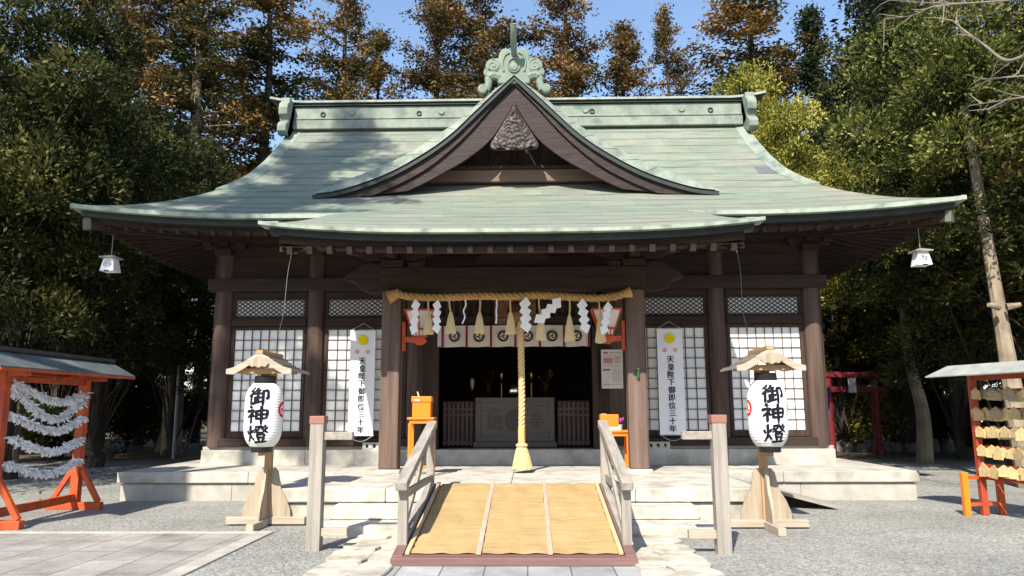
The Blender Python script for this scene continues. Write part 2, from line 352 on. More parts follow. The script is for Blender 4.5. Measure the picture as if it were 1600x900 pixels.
def brush(strokes, width, taper=0.45):
    """brush strokes on a 0..100 square (y down) as flat strips; returns a list of (verts2d, faces)"""
    out = []
    for st in strokes:
        wk = 1.0
        P = catmull([(x, y, 0) for x, y in st], 6) if len(st) > 2 else [Vector((*st[0], 0)).lerp(Vector((*st[1], 0)), t / 6) for t in range(7)]
        if len(st) > 2:                                # keep turned corners crisp
            Q = []
            for i in range(len(st) - 1):
                for k in range(5): Q.append(Vector((*st[i], 0)).lerp(Vector((*st[i + 1], 0)), k / 5))
            Q.append(Vector((*st[-1], 0)))
            P = [(P[min(len(P) - 1, int(i * (len(P) - 1) / (len(Q) - 1)))] * 0.5 + Q[i] * 0.5) for i in range(len(Q))]
        m = len(P); v, f = [], []
        for i, p in enumerate(P):
            d = (P[min(m - 1, i + 1)] - P[max(0, i - 1)]); d.normalize()
            nrm = Vector((-d.y, d.x, 0)); t = i / (m - 1)
            ww = width * (0.72 + 0.28 * abs(2 * t - 1) ** 1.5) * (1.05 if t < 0.12 else 1.0)
            if t > 0.75: ww *= 1 - (t - 0.75) / 0.25 * (1 - taper)
            if i == 0: ww *= 0.7; p = p - d * width * 0.25
            nrm = (nrm * 0.8 + Vector((-0.30, 0.42, 0)) * (1 if nrm.dot(Vector((-0.3, 0.42, 0))) > 0 else -1)).normalized()
            v += [(p.x + nrm.x * ww / 2, p.y + nrm.y * ww / 2), (p.x - nrm.x * ww / 2, p.y - nrm.y * ww / 2)]
            if i: f.append((2 * i - 2, 2 * i - 1, 2 * i + 1, 2 * i))
        out.append((v, f))
    return out

K_GO = [[(26, 2), (17, 13), (4, 24)], [(27, 22), (17, 37), (1, 52)], [(17, 40), (17, 98)], [(45, 2), (41, 12), (31, 24)], [(39, 17), (64, 14)], [(30, 36), (68, 32)],
        [(50, 16), (50, 84)], [(50, 58), (66, 55)], [(37, 54), (37, 86)], [(28, 91), (48, 85), (68, 77)], [(72, 20), (96, 16), (95, 62), (85, 57)], [(73, 20), (73, 102)]]
K_SHIN = [[(18, 0), (27, 11)], [(3, 29), (34, 23), (22, 46), (2, 66)], [(22, 46), (22, 100)], [(28, 50), (39, 61)], [(46, 26), (47, 76)], [(46, 28), (94, 23), (91, 72)],
          [(48, 48), (90, 45)], [(48, 71), (90, 68)], [(69, 0), (69, 104)]]
K_TOU = [[(6, 34), (11, 53)], [(36, 28), (27, 47)], [(21, 4), (21, 50), (14, 76), (1, 97)], [(22, 60), (38, 86)], [(46, 10), (68, 7), (57, 26), (38, 45)], [(45, 23), (54, 30)],
         [(90, 2), (79, 14)], [(98, 15), (86, 26)], [(70, 5), (80, 26), (102, 43)], [(53, 42), (84, 40)], [(53, 54), (55, 73)], [(53, 54), (86, 52), (83, 72)], [(56, 71), (82, 70)],
         [(58, 78), (64, 90)], [(85, 76), (77, 90)], [(40, 98), (101, 94)]]

def tomoe(R, sign=1):
    """three commas that swirl in a disc: list of polygons in 2-D"""
    out = []
    for k in range(3):
        a0 = k * 2 * pi / 3; poly = []
        hc = (0.42 * R * cos(a0), 0.42 * R * sin(a0)); hr = 0.30 * R
        # head half circle then a tail that thins along the rim
        N = 14
        outer = [((0.42 + 0.30) * R * 1.0, a0 - 0.35)]
        o, i = [], []
        for j in range(N + 1):
            t = j / N; ang = a0 + sign * (0.05 + t * 2.0)
            ro = R * (0.72 + 0.14 * t); ri = R * (0.14 + 0.70 * t ** 0.55)
            o.append((ro * cos(ang), ro * sin(ang))); i.append((min(ri, ro * 0.99) * cos(ang), min(ri, ro * 0.99) * sin(ang)))
        h = []
        ang = a0 + sign * 0.05
        for j in range(1, 8):
            b = pi * j / 8
            rr = 0.43 + 0.29 * -cos(b) ; off = -0.29 * sin(b)
            h.append((R * (rr * cos(ang)) + sign * R * off * -sin(ang), R * (rr * sin(ang)) + sign * R * off * cos(ang)))
        out.append(o + i[::-1] + h)
    return out
def disc(R, n=28): return [(R * cos(2 * pi * k / n), R * sin(2 * pi * k / n)) for k in range(n)]

# ------------------------------------------------------------------ the ground
def gz(y): return 0.0 if y < 20 else 0.012 * (y - 20)
def ground():
    m = bpy.data.materials.new('grey gravel'); m.use_nodes = True
    nt = m.node_tree; n = nt.nodes; l = nt.links; p = n['Principled BSDF']; p.inputs['Roughness'].default_value = 0.9; p.inputs['Specular IOR Level'].default_value = 0.25
    tc = n.new('ShaderNodeTexCoord')
    vo = n.new('ShaderNodeTexVoronoi'); vo.inputs['Scale'].default_value = 48; l.new(tc.outputs['Object'], vo.inputs[0])
    v2 = n.new('ShaderNodeTexVoronoi'); v2.inputs['Scale'].default_value = 110; l.new(tc.outputs['Object'], v2.inputs[0])
    hs = n.new('ShaderNodeSeparateColor'); l.new(vo.outputs['Color'], hs.inputs[0])
    cr = n.new('ShaderNodeValToRGB'); l.new(hs.outputs[0], cr.inputs[0]); e = cr.color_ramp.elements
    e[0].color = (0.19, 0.188, 0.17, 1); e[1].color = (0.50, 0.49, 0.445, 1); q = e.new(0.5); q.color = (0.31, 0.308, 0.282, 1); q = e.new(0.88); q.color = (0.42, 0.412, 0.37, 1)
    nz = n.new('ShaderNodeTexNoise'); nz.inputs['Scale'].default_value = 0.5; nz.inputs['Detail'].default_value = 7; nz.inputs['Roughness'].default_value = 0.65; l.new(tc.outputs['Object'], nz.inputs[0])
    mr = n.new('ShaderNodeMapRange'); mr.inputs[1].default_value = 0.3; mr.inputs[2].default_value = 0.7; mr.inputs[3].default_value = 0.70; mr.inputs[4].default_value = 1.12; l.new(nz.outputs[0], mr.inputs[0])
    mx = n.new('ShaderNodeMix'); mx.data_type = 'RGBA'; mx.blend_type = 'MULTIPLY'; mx.inputs[0].default_value = 1; l.new(cr.outputs[0], mx.inputs[6]); l.new(mr.outputs[0], mx.inputs[7])
    # bare earth and leaf litter under the trees, beyond the swept yard
    sx = n.new('ShaderNodeSeparateXYZ'); l.new(tc.outputs['Object'], sx.inputs[0])
    ay = n.new('ShaderNodeMath'); ay.operation = 'MULTIPLY_ADD'; ay.inputs[1].default_value = 6.0; l.new(nz.outputs[0], ay.inputs[0]); l.new(sx.outputs[1], ay.inputs[2])
    ry = n.new('ShaderNodeMapRange'); ry.inputs[1].default_value = 24; ry.inputs[2].default_value = 27; l.new(ay.outputs[0], ry.inputs[0])
    m2 = n.new('ShaderNodeMix'); m2.data_type = 'RGBA'; m2.inputs[7].default_value = (0.10, 0.075, 0.05, 1); l.new(ry.outputs[0], m2.inputs[0]); l.new(mx.outputs[2], m2.inputs[6])
    l.new(m2.outputs[2], p.inputs['Base Color'])
    ah = n.new('ShaderNodeMath'); ah.operation = 'ADD'; l.new(vo.outputs[0], ah.inputs[0]); l.new(v2.outputs[0], ah.inputs[1])
    bp = n.new('ShaderNodeBump'); bp.inputs['Strength'].default_value = 0.75; bp.inputs['Distance'].default_value = 0.014; bp.invert = True
    l.new(ah.outputs[0], bp.inputs['Height']); l.new(bp.outputs[0], p.inputs['Normal'])
    b = MB(); xs = [-400, -60, -20, -8, 0, 8, 20, 60, 400]; ys = [-40, 0, 8, 14, 20, 30, 45, 70, 120, 400]
    R = [[(x, y, gz(min(y, 80))) for x in xs] for y in ys]
    b.rings(R, closed=False)
    return tag(b.build('ground', m, fixn=False), 'grey gravel yard around the shrine', 'ground', kind='structure')
ground()

def slab_material(name, base, mort, bw, rh, rot=0, var=0.12):
    m = bpy.data.materials.new(name); m.use_nodes = True
    nt = m.node_tree; n = nt.nodes; l = nt.links; p = n['Principled BSDF']; p.inputs['Roughness'].default_value = 0.8
    tc = n.new('ShaderNodeTexCoord'); mp = n.new('ShaderNodeMapping'); mp.inputs['Rotation'].default_value = (0, 0, rot); l.new(tc.outputs['Object'], mp.inputs[0])
    bt = n.new('ShaderNodeTexBrick'); bt.inputs['Scale'].default_value = 1; bt.inputs['Brick Width'].default_value = bw; bt.inputs['Row Height'].default_value = rh
    bt.inputs['Mortar Size'].default_value = 0.008; bt.inputs['Mortar Smooth'].default_value = 0.2; bt.offset = 0.43
    bt.inputs['Color1'].default_value = (*[c * (1 - var) for c in base], 1); bt.inputs['Color2'].default_value = (*[c * (1 + var) for c in base], 1); bt.inputs['Mortar'].default_value = (*mort, 1)
    l.new(mp.outputs[0], bt.inputs['Vector'])
    nz = n.new('ShaderNodeTexNoise'); nz.inputs['Scale'].default_value = 1.8; nz.inputs['Detail'].default_value = 8; nz.inputs['Roughness'].default_value = 0.7; l.new(tc.outputs['Object'], nz.inputs[0])
    mr = n.new('ShaderNodeMapRange'); mr.inputs[1].default_value = 0.3; mr.inputs[2].default_value = 0.7; mr.inputs[3].default_value = 0.58; mr.inputs[4].default_value = 1.25; l.new(nz.outputs[0], mr.inputs[0])
    mx = n.new('ShaderNodeMix'); mx.data_type = 'RGBA'; mx.blend_type = 'MULTIPLY'; mx.inputs[0].default_value = 1; l.new(bt.outputs[0], mx.inputs[6]); l.new(mr.outputs[0], mx.inputs[7])
    l.new(mx.outputs[2], p.inputs['Base Color'])
    n2 = n.new('ShaderNodeTexNoise'); n2.inputs['Scale'].default_value = 25; n2.inputs['Detail'].default_value = 6; l.new(tc.outputs['Object'], n2.inputs[0])
    sb = n.new('ShaderNodeMath'); sb.operation = 'MULTIPLY_ADD'; sb.inputs[1].default_value = -1.2; l.new(bt.outputs['Fac'], sb.inputs[0]); l.new(n2.outputs[0], sb.inputs[2])
    bp = n.new('ShaderNodeBump'); bp.inputs['Strength'].default_value = 0.4; bp.inputs['Distance'].default_value = 0.015; l.new(sb.outputs[0], bp.inputs['Height']); l.new(bp.outputs[0], p.inputs['Normal'])
    return m
flag_m = slab_material('worn flagstones', (0.30, 0.275, 0.245), (0.10, 0.09, 0.075), 1.15, 0.48, radians(90))
flag2_m = slab_material('grey path stones', (0.30, 0.31, 0.30), (0.12, 0.11, 0.10), 0.42, 0.9, 0)
# the flagged walk at the left, with its pale kerb
b = MB(); b.box(-14, -3.22, -6, 9.76, -0.05, 0.012); tag(b.build('stone_path', flag_m), 'worn flagstone walk at the lower left', 'path', kind='structure')
b = MB(); b.box(-3.22, -3.02, -6, 9.9, -0.05, 0.020); b.box(-14, -3.22, 9.76, 9.9, -0.05, 0.020)
tag(b.build('kerb', stone3_m, bevel=0.008), 'pale kerb strip around the flagstone walk', 'kerb', kind='structure')
b = MB(); b.box(-1.14, 1.34, -6, 7.86, -0.05, 0.010); tag(b.build('path', flag2_m), 'grey stone path leading to the ramp', 'path', kind='structure')
# the rough pale slabs either side of the ramp foot
def slabs():
    b = MB(); r = random.Random(3)
    rough = M('rough white rock', (0.44, 0.405, 0.335), 0.85, var=0.32, scale=4, bump=0.9, bscale=7, dirt=((0.22, 0.19, 0.14), 2.8))
    for sgn in (-1, 1):
        y = 5.6
        while y < 9.4:
            d = r.uniform(0.55, 0.95)
            for (xa, xb) in ((1.18, 1.55), (1.5, 1.98)) if r.random() < 0.65 else ((1.18, 1.95),):
                cx, cy = (xa + xb) / 2 * sgn, y + d / 2; hx, hy = (xb - xa) / 2 - 0.012, d / 2 - 0.015
                n = 14; ring = []
                for k in range(n):
                    t = 2 * pi * k / n; e = (abs(cos(t)) ** 5 + abs(sin(t)) ** 5) ** (-1 / 5)
                    ring.append((cx + hx * e * cos(t) * r.uniform(0.93, 1.05), cy + hy * e * sin(t) * r.uniform(0.93, 1.05)))
                h = r.uniform(0.028, 0.05); o = len(b.v)
                v = [(x, yy, -0.03) for x, yy in ring] + [(x, yy, h - 0.012) for x, yy in ring] + [(cx + (x - cx) * 0.94, cy + (yy - cy) * 0.94, h) for x, yy in ring]
                f = [(k, (k + 1) % n, n + (k + 1) % n, n + k) for k in range(n)] + [(n + k, n + (k + 1) % n, 2 * n + (k + 1) % n, 2 * n + k) for k in range(n)] + [tuple(2 * n + k for k in range(n))]
                b.add(v, f)
            y += d
    for i_, p_ in enumerate(b.v): b.v[i_] = (p_[0] + 0.10, p_[1], p_[2])
    return tag(b.build('stone_paving', rough), 'rough pale rock slabs beside the foot of the ramp', 'paving', kind='structure')
slabs()

# ------------------------------------------------------------------ the stone platform and steps
PZ = 0.49
pl = thing('stone_platform', 'pale stone platform of two courses under the whole shrine hall', 'platform', (0, 18, 0), world=True)
def course(mb, x0, x1, y0, y1, z0, z1, n):
    for i in range(n): mb.box(x0 + (x1 - x0) * i / n + 0.002, x0 + (x1 - x0) * (i + 1) / n - 0.002, y0, y1, z0, z1)
b = MB(); course(b, -6.9, 6.9, 13.30, 25, -0.1, 0.285, 7); b.build('lower_course', stone3_m, pl, bevel=0.01)
b = MB(); course(b, -6.95, 6.95, 13.25, 25, 0.30, PZ, 6); b.build('coping', stone_m, pl, bevel=0.018)
b = MB(); b.box(-6.86, 6.86, 13.34, 24.9, 0.2, 0.40); b.build('joint', stone3_m, pl)
b = MB(); course(b, -3.38, 3.38, 10.55, 13.31, -0.1, 0.285, 5); b.build('lower_course', stone2_m, pl, bevel=0.01)
b = MB(); course(b, -3.42, 3.42, 10.50, 13.249, 0.30, PZ, 4); b.build('coping', stone2_m, pl, bevel=0.018)
b = MB(); b.box(-3.3, 3.3, 10.62, 13.3, 0.2, 0.40); b.build('joint', stone3_m, pl)
for (x0, x1, y0, y1, z0, z1, lab) in ((-2.36, 2.46, 10.02, 10.499, 0.142, 0.295, 'upper white granite step below the platform'), (-2.46, 2.56, 9.52, 10.40, -0.08, 0.135, 'lowest white granite step, set on the gravel')):
    st = thing('stone_step', lab, 'step', (0, (y0 + y1) / 2, 0), world=True, group='front steps')
    b = MB(); course(b, x0, x1, y0, y1, z0, z1, 3); b.build('tread_block', stone2_m, st, bevel=0.014)
    b = MB(); b.box(x0 + 0.03, x1 - 0.03, y0 + 0.03, y1 - 0.01, z0 - 0.03, z1 - 0.03); b.build('bedding', stone3_m, st)

# ------------------------------------------------------------------ the shrine hall
hall = thing('shrine_hall', 'dark timber shrine hall with a sweeping green copper roof and central gable', 'shrine', (0, 18.7, PZ), world=True)
YE, YR = 13.2, 18.7
def F(d): return 5.10 + 0.32 * d + 0.0685 * d * d
E_PTS = [(0, 8.12), (0.6, 7.80), (1.2, 7.44), (1.8, 7.04), (2.3, 6.70), (2.8, 6.40), (3.3, 6.20), (4.0, 6.08), (4.8, 6.0), (5.5, 5.95)]
def xE(d):
    return float(np.interp(d, [p[0] for p in E_PTS], [p[1] for p in E_PTS]))
def lift(x, d): return 0.21 * (max(0, abs(x) - 3.9) / 4.2) ** 2.1 * max(0, 1 - d / 2.8)
def dep(x, d): return 0.0 - 0.10 * (max(0, abs(x) - 4.5) / 3.6) ** 2 * max(0, 1 - d / 2.0)      # corners sweep forward a little
ND, NU = 44, 72
ds = [5.5 * i / ND for i in range(ND + 1)]
arc = [0]          # v counts courses of shingles up the slope
for i in range(1, ND + 1): arc.append(arc[-1] + hypot(ds[i] - ds[i - 1], F(ds[i]) - F(ds[i - 1])) / (0.56 - 0.026 * ds[i]))
b = MB(); uv = []
for sgn in (1, -1):
    R = []
    for i, d in enumerate(ds):
        row = []
        for j in range(NU + 1):
            x = xE(d) * (2 * j / NU - 1); y = YE + d + dep(x, d)
            row.append((x, y if sgn == 1 else 2 * YR - y, F(d) + lift(x, d))); uv.append((x + (0 if sgn == 1 else 30), arc[i]))
        R.append(row)
    b.rings(R, closed=False)
# side skirts below the end gables
for sx in (-1, 1):
    R = []
    for k in range(41):
        d = 11.0 * k / 40; df = min(d, 11 - d); dd = min(df, 2.6)
        xi = xE(dd); zi = F(dd) + lift(xi, dd); yi = YE + d + (dep(xi, dd) if d < 5.5 else -dep(xi, dd))
        xo = 8.12; zo = 5.10 + lift(8.12, 0) * max(0, 1 - df / 3.0) ** 2
        row = []
        for j in range(9):
            t = j / 8; x = xi + (xo - xi) * t; z = zi + (zo - zi) * (1 - (1 - t) ** 1.35 if xi < xo - 0.01 else t)
            row.append((sx * x, yi, z)); uv.append((yi + 60 + sx * 20, -x / 0.5))
        R.append(row)
    b.rings(R, closed=False)
roof = b.build('roof', roof_m, hall, smooth=True, uv=uv, fixn=False)
roof['label'] = 'green copper shingle roof'
# copper edge: the thick lip all around the eaves
def eave_pts(inset=0.0, n=64):
    P = []
    for j in range(n + 1):
        x = -8.12 + 16.24 * j / n; P.append((x * (8.12 - inset) / 8.12, YE + dep(x, 0) + inset, 5.10 + lift(x, 0)))
    return P
def side_pts(sx, inset=0.0, n=24):
    P = []
    for k in range(n + 1):
        d = 11.0 * k / n; df = min(d, 11 - d)
        y = YE + d
        if k == 0: y += dep(8.12, 0) + inset
        P.append((sx * (8.12 - inset), y, 5.10 + lift(8.12, 0) * max(0, 1 - df / 3.0) ** 2))
    return P
def strip(mb, P, z_top, z_bot, inward, th):
    """a board of rectangular section following P; inward(p) gives the direction to the building"""
    R = []
    for p in P:
        i = inward(p); R.append([(p[0], p[1], p[2] + z_top), (p[0], p[1], p[2] + z_bot), (p[0] + i[0] * th, p[1] + i[1] * th, p[2] + z_bot), (p[0] + i[0] * th, p[1] + i[1] * th, p[2] + z_top)])
    mb.rings(R)
front = lambda p: (0, 1)
def all_eaves(inset, zt, zb, th, name, mat, parent):
    mb = MB(); strip(mb, eave_pts(inset), zt, zb, front, th)
    strip(mb, side_pts(1, inset), zt, zb, lambda p: (-1, 0), 0.09); strip(mb, side_pts(-1, inset), zt, zb, lambda p: (1, 0), 0.09)
    return mb.build(name, mat, parent, smooth=True)
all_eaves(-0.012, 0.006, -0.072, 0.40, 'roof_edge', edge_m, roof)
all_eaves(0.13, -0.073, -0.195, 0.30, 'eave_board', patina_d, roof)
all_eaves(0.30, -0.196, -0.30, 0.20, 'fascia', wood_h, roof)
# sheathing under the eaves and the rafters
b = MB()
R = [[(x * 7.9 / 8.12 if abs(x) > 6 else x, YE + 0.3, 4.87 + lift(x, 0)) for x in np.linspace(-8.12, 8.12, 41)], [(x * 0.75, 15.3, 5.32) for x in np.linspace(-8.12, 8.12, 41)]]
b.rings(R, closed=False)
for sx in (-1, 1):
    R = [[(sx * 7.8, YE + 0.3 + 10.4 * k / 20, 4.87 + lift(8.12, 0) * max(0, 1 - k / 6) ** 2) for k in range(21)], [(sx * 6.09, 15.3 + 7 * k / 20, 5.32) for k in range(21)]]
    b.rings(R, closed=False)
b.build('soffit', wood_d, roof)
for i in range(47):
    x = -7.6 + 15.2 * i / 46
    if abs(x) < 3.3 and i % 2: continue
    zf = 4.83 + lift(x, 0)
    b = MB(); b.bar((x, YE + 0.26, zf - 0.03), (x * (1 if abs(x) < 6 else 6 / abs(x) + (1 - 6 / abs(x)) * 0.35), 15.2, 5.22), 0.085, 0.10); b.build('rafter', wood_d, roof)
for sx in (-1, 1):
    for k in range(22):
        y = YE + 0.55 + 0.30 * k; df = y - YE
        zf = 4.83 + lift(8.12, 0) * max(0, 1 - df / 3.0) ** 2
        b = MB(); b.bar((sx * 7.86, y, zf - 0.03), (sx * 6.1, max(y, 15.2) if y < 15.2 else y, 5.22), 0.085, 0.10); b.build('rafter', wood_h, roof)
for sx in (-1, 1):       # hip rafters with their pale painted tips
    b = MB(); b.bar((sx * 7.92, YE + 0.16, 4.78 + lift(8.12, 0)), (sx * 6.0, 15.15, 5.12), 0.16, 0.2); b.build('hip_rafter', wood_d, roof)
    b = MB(); b.bar((sx * 7.97, YE + 0.10, 4.77 + lift(8.12, 0)), (sx * 7.90, YE + 0.17, 4.78 + lift(8.12, 0)), 0.17, 0.21); b.build('rafter_tip', M('verdigris cap', (0.13, 0.14, 0.10), 0.7), roof)
# end gables of the main roof, closed with boards, and verge bands
for sx in (-1, 1):
    b = MB(); pts = [(YE + d, F(d) - 0.06) for d in ds if d >= 2.4]
    poly = pts + [(2 * YR - y, z) for y, z in pts[::-1][1:]]
    b.prismx(poly, sx * 5.70, sx * 5.78); b.build('gable_wall', wood_v, roof)
    R = []
    for d in [2.5 + 3.0 * k / 24 for k in range(25)]:
        x = xE(d); z = F(d); y = YE + d; t = 0.13 + 0.05 * (d - 2.5)
        R.append([(sx * (x - 0.30), y, z + 0.012), (sx * x, y - 0.02, z + 0.05), (sx * (x + 0.05), y, z - 0.10), (sx * (x - 0.02), y + 0.03, z - 0.20), (sx * (x - 0.30), y + 0.05, z - 0.1)])
    b = MB(); b.rings(R); b.build('verge', patina_m, roof, smooth=True)

# main ridge
b = MB(); b.box(-5.85, 5.85, 18.42, 18.98, 8.80, 9.04); b.box(-5.85, 5.85, 18.45, 18.95, 9.07, 9.12)
rg = b.build('ridge', patina_m, roof, bevel=0.015)
b = MB(); b.box(-5.84, 5.84, 18.50, 18.90, 9.03, 9.42); b.build('ridge_body', patina_m, roof)
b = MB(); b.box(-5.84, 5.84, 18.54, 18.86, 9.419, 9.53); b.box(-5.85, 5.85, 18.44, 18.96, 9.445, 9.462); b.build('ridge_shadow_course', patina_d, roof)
R = []
for k in range(61):
    x = -6.5 + 13.0 * k / 60; up = 0.13 * max(0, (abs(x) - 5.6) / 0.9) ** 1.6; hw = 0.26
    R.append([(x, 18.7 + hw * cos(t), 9.53 + up + (0.13 * sin(t) if 0 < t < pi else 0)) for t in [pi * q / 10 for q in range(11)]])
b = MB(); b.rings(R); b.build('ridge_cap', patina_m, roof, smooth=True)
def crest_disc(mb, x, z, y, R_, ring=False):
    if ring:
        mb.tube([(x + R_ * cos(t), y, z + R_ * sin(t)) for t in [2 * pi * k / 16 for k in range(17)]], 0.016, 6)
    else: mb.lathe([(R_, y), (R_, y - 0.02), (R_ * 0.85, y - 0.035), (R_ * 0.3, y - 0.03)], (x, 0, z), 20, 'y')
for u in (550, 690, 915, 1065):
    x, z = at(u, 178, 18.5); b = MB(); crest_disc(b, x, 9.26, 18.5, 0.085); b.build('ridge_crest', patina_m, roof, smooth=True)
for u in (505, 655, 925, 1110):
    x, z = at(u, 178, 18.5); b = MB(); crest_disc(b, x, 9.22, 18.48, 0.055, True); b.build('ridge_ring', patina_d, roof, smooth=True)
for sx in (-1, 1):
    b = MB()
    prof = [(18.15, 9.56), (18.15, 9.42), (18.05, 9.38), (17.98, 9.22), (18.0, 9.05), (18.1, 8.98), (18.14, 8.88), (18.02, 8.84), (17.93, 8.72), (17.95, 8.58), (18.06, 8.50), (18.2, 8.52), (18.32, 8.62), (18.6, 8.8), (18.7, 8.8), (18.7, 9.6)]
    poly = prof + [(2 * YR - y, z) for y, z in prof[::-1][2:]]
    b.prismx(poly, sx * 5.86, sx * 6.10); b.build('ridge_end_ornament', patina_m, roof, bevel=0.03)

# porch roof: the front slope carried forward over the steps
YP = 10.95
def pz(y): 
    t = (13.2 - y)
    return 5.12 - 0.415 * t + 0.011 * t * t if y <= 13.2 else F(y - 13.2) + 0.035 * max(0, 1 - (y - 13.2) / 1.2) - 0.004
def pw(y): return 3.82 - 0.10 * min(1, max(0, (y - YP) / 2.25)) - (0.0 if y < 13.2 else (y - 13.2) * 0.35)
def plift(x, y): return 0.15 * (abs(x) / 3.8) ** 3.2 * max(0, 1 - (y - YP) / 2.2) - 0.20 * (abs(x) / 3.8) ** 14 * min(1, max(0, (y - YP) / 2.25))
b = MB(); uv = []; R = []; ya = 0
ys = [YP + 3.45 * i / 24 for i in range(25)]
for i, y in enumerate(ys):
    if i: ya += hypot(ys[i] - ys[i - 1], pz(ys[i]) - pz(ys[i - 1])) / 0.55
    row = []
    for j in range(49):
        x = pw(y) * (2 * j / 48 - 1); row.append((x, y, pz(y) + plift(x, y))); uv.append((x + 0.3, ya + 90.02))
    R.append(row)
b.rings(R, closed=False)
proof = b.build('porch_roof', roof_m, hall, smooth=True, uv=uv, fixn=False)
PP = [(3.82 * (2 * j / 48 - 1), YP, pz(YP) + plift(3.82 * (2 * j / 48 - 1), YP)) for j in range(49)]
def sidep(sx, ins): return [(sx * (pw(y) - ins), y, pz(y) + plift(pw(y), y)) for y in ys if y < 13.5]
def porch_strip(ins, zt, zb, th, name, mat):
    mb = MB(); P = [(x * (3.82 - ins) / 3.82, y + ins, z) for x, y, z in PP]
    strip(mb, P, zt, zb, front, th)
    for sx in (-1, 1): strip(mb, sidep(sx, ins)[1 if ins < 0.1 else 2:], zt, zb, lambda p, s=sx: (-s, 0), min(th, 0.25))
    return mb.build(name, mat, proof, smooth=True)
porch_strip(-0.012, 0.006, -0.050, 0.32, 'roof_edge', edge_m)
porch_strip(0.12, -0.051, -0.16, 0.22, 'eave_board', patina_d)
porch_strip(0.24, -0.161, -0.29, 0.2, 'fascia', wood_h)
b = MB(); b.rings([[(-3.55, 11.15, 4.03), (3.55, 11.15, 4.03)], [(-3.55, 13.4, 4.90), (3.55, 13.4, 4.90)]], closed=False); b.build('soffit', wood_d, proof)
for i in range(23):
    x = -3.4 + 6.8 * i / 22; b = MB(); b.bar((x, 11.14, 3.97), (x, 13.4, 4.82), 0.085, 0.11); b.build('rafter', wood_d, proof)
for sx in (-1, 1):
    b = MB(); b.prismx([(11.2, 4.06), (11.2, 3.97), (13.3, 4.78), (13.3, 4.9)], sx * 3.50, sx * 3.57); b.build('barge_board', wood_d, proof)

# ---- central gable on the front slope
GA = [(0, 8.62), (0.42, 8.22), (0.85, 7.79), (1.35, 7.30), (1.95, 6.86), (2.75, 6.42), (3.65, 6.11), (4.25, 6.02)]
GB = [(0, 8.70), (0.55, 8.29), (1.0, 7.87), (1.55, 7.44), (2.35, 6.93), (3.0, 6.62), (3.65, 6.36), (4.25, 6.12)]
GC = [(0, 8.46), (0.45, 7.98), (0.98, 7.36), (1.5, 6.86), (1.95, 6.52), (2.5, 6.22), (3.0, 6.0)]
GD = [(0, 8.08), (0.25, 7.62), (0.54, 7.20), (1.0, 6.82), (1.44, 6.55), (1.85, 6.32), (2.25, 6.12)]
def curve(P, n=5):
    c = catmull([(x, 0, z) for x, z in P], n); R_ = [(p.x, p.z) for p in c]
    return [(-x, z) for x, z in R_[::-1][:-1]] + R_
A, B_ = curve(GA), curve(GB)
R = [[(x, 15.00, z) for x, z in A], [(x, 15.02, z + 0.02) for x, z in A], [(x, 15.16, z - 0.03) for x, z in B_], [(x, 15.22, z) for x, z in B_]]
b = MB(); b.rings(R, closed=False)
gable = b.build('gable', patina_m, hall, smooth=True)
gable['label'] = 'central copper gable with carved pendant'
R, uv = [], []; 
for k in range(16):
    y = 15.22 + 3.5 * k / 15; row = []; s_ = 0
    for i, (x, z) in enumerate(B_):
        if i: s_ += hypot(x - B_[i - 1][0], z - B_[i - 1][1])
        row.append((x, y, z)); uv.append((y * 1.0, s_ / 0.5))
    R.append(row)
b = MB(); b.rings(R, closed=False); b.build('gable_roof', roof_m, gable, smooth=True, uv=uv, fixn=False)
# seams across the rolled verge
b = MB()
for t in range(3, len(A) - 3, 3):
    if abs(A[t][0]) < 0.2: continue
    b.tube([(A[t][0], 15.015, A[t][1] + 0.02), (B_[t][0], 15.155, B_[t][1] - 0.028)], 0.008, 5)
b.build('verge_seam', patina_m, gable)
def between(P, Q, y0, y1, name, mat, n=5):
    p, q = curve(P, n), curve(Q, n); m = min(len(p), len(q))
    def rs(c): 
        L = [0]
        for i in range(1, len(c)): L.append(L[-1] + hypot(c[i][0] - c[i - 1][0], c[i][1] - c[i - 1][1]))
        T = np.linspace(0, L[-1], 61); return list(zip(np.interp(T, L, [a[0] for a in c]), np.interp(T, L, [a[1] for a in c])))
    p, q = rs(p), rs(q)
    mb = MB(); mb.rings([[(a[0], y0, a[1]), (c[0], y0, c[1]), (c[0], y1, c[1]), (a[0], y1, a[1])] for a, c in zip(p, q)])
    return mb.build(name, mat, gable, smooth=True)
GA2 = [(x, z - 0.012) for x, z in GA]; GA3 = [(max(0, x - 0.02), z - 0.10) for x, z in GA]
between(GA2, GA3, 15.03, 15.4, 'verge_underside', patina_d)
between(GA3, GC, 15.10, 15.17, 'outer_barge_board', gable_m)
between([(x, z + 0.03) for x, z in GC], GD, 15.16, 15.24, 'barge_board', gable_m)
GD2 = [(x, z + 0.10) for x, z in GD]
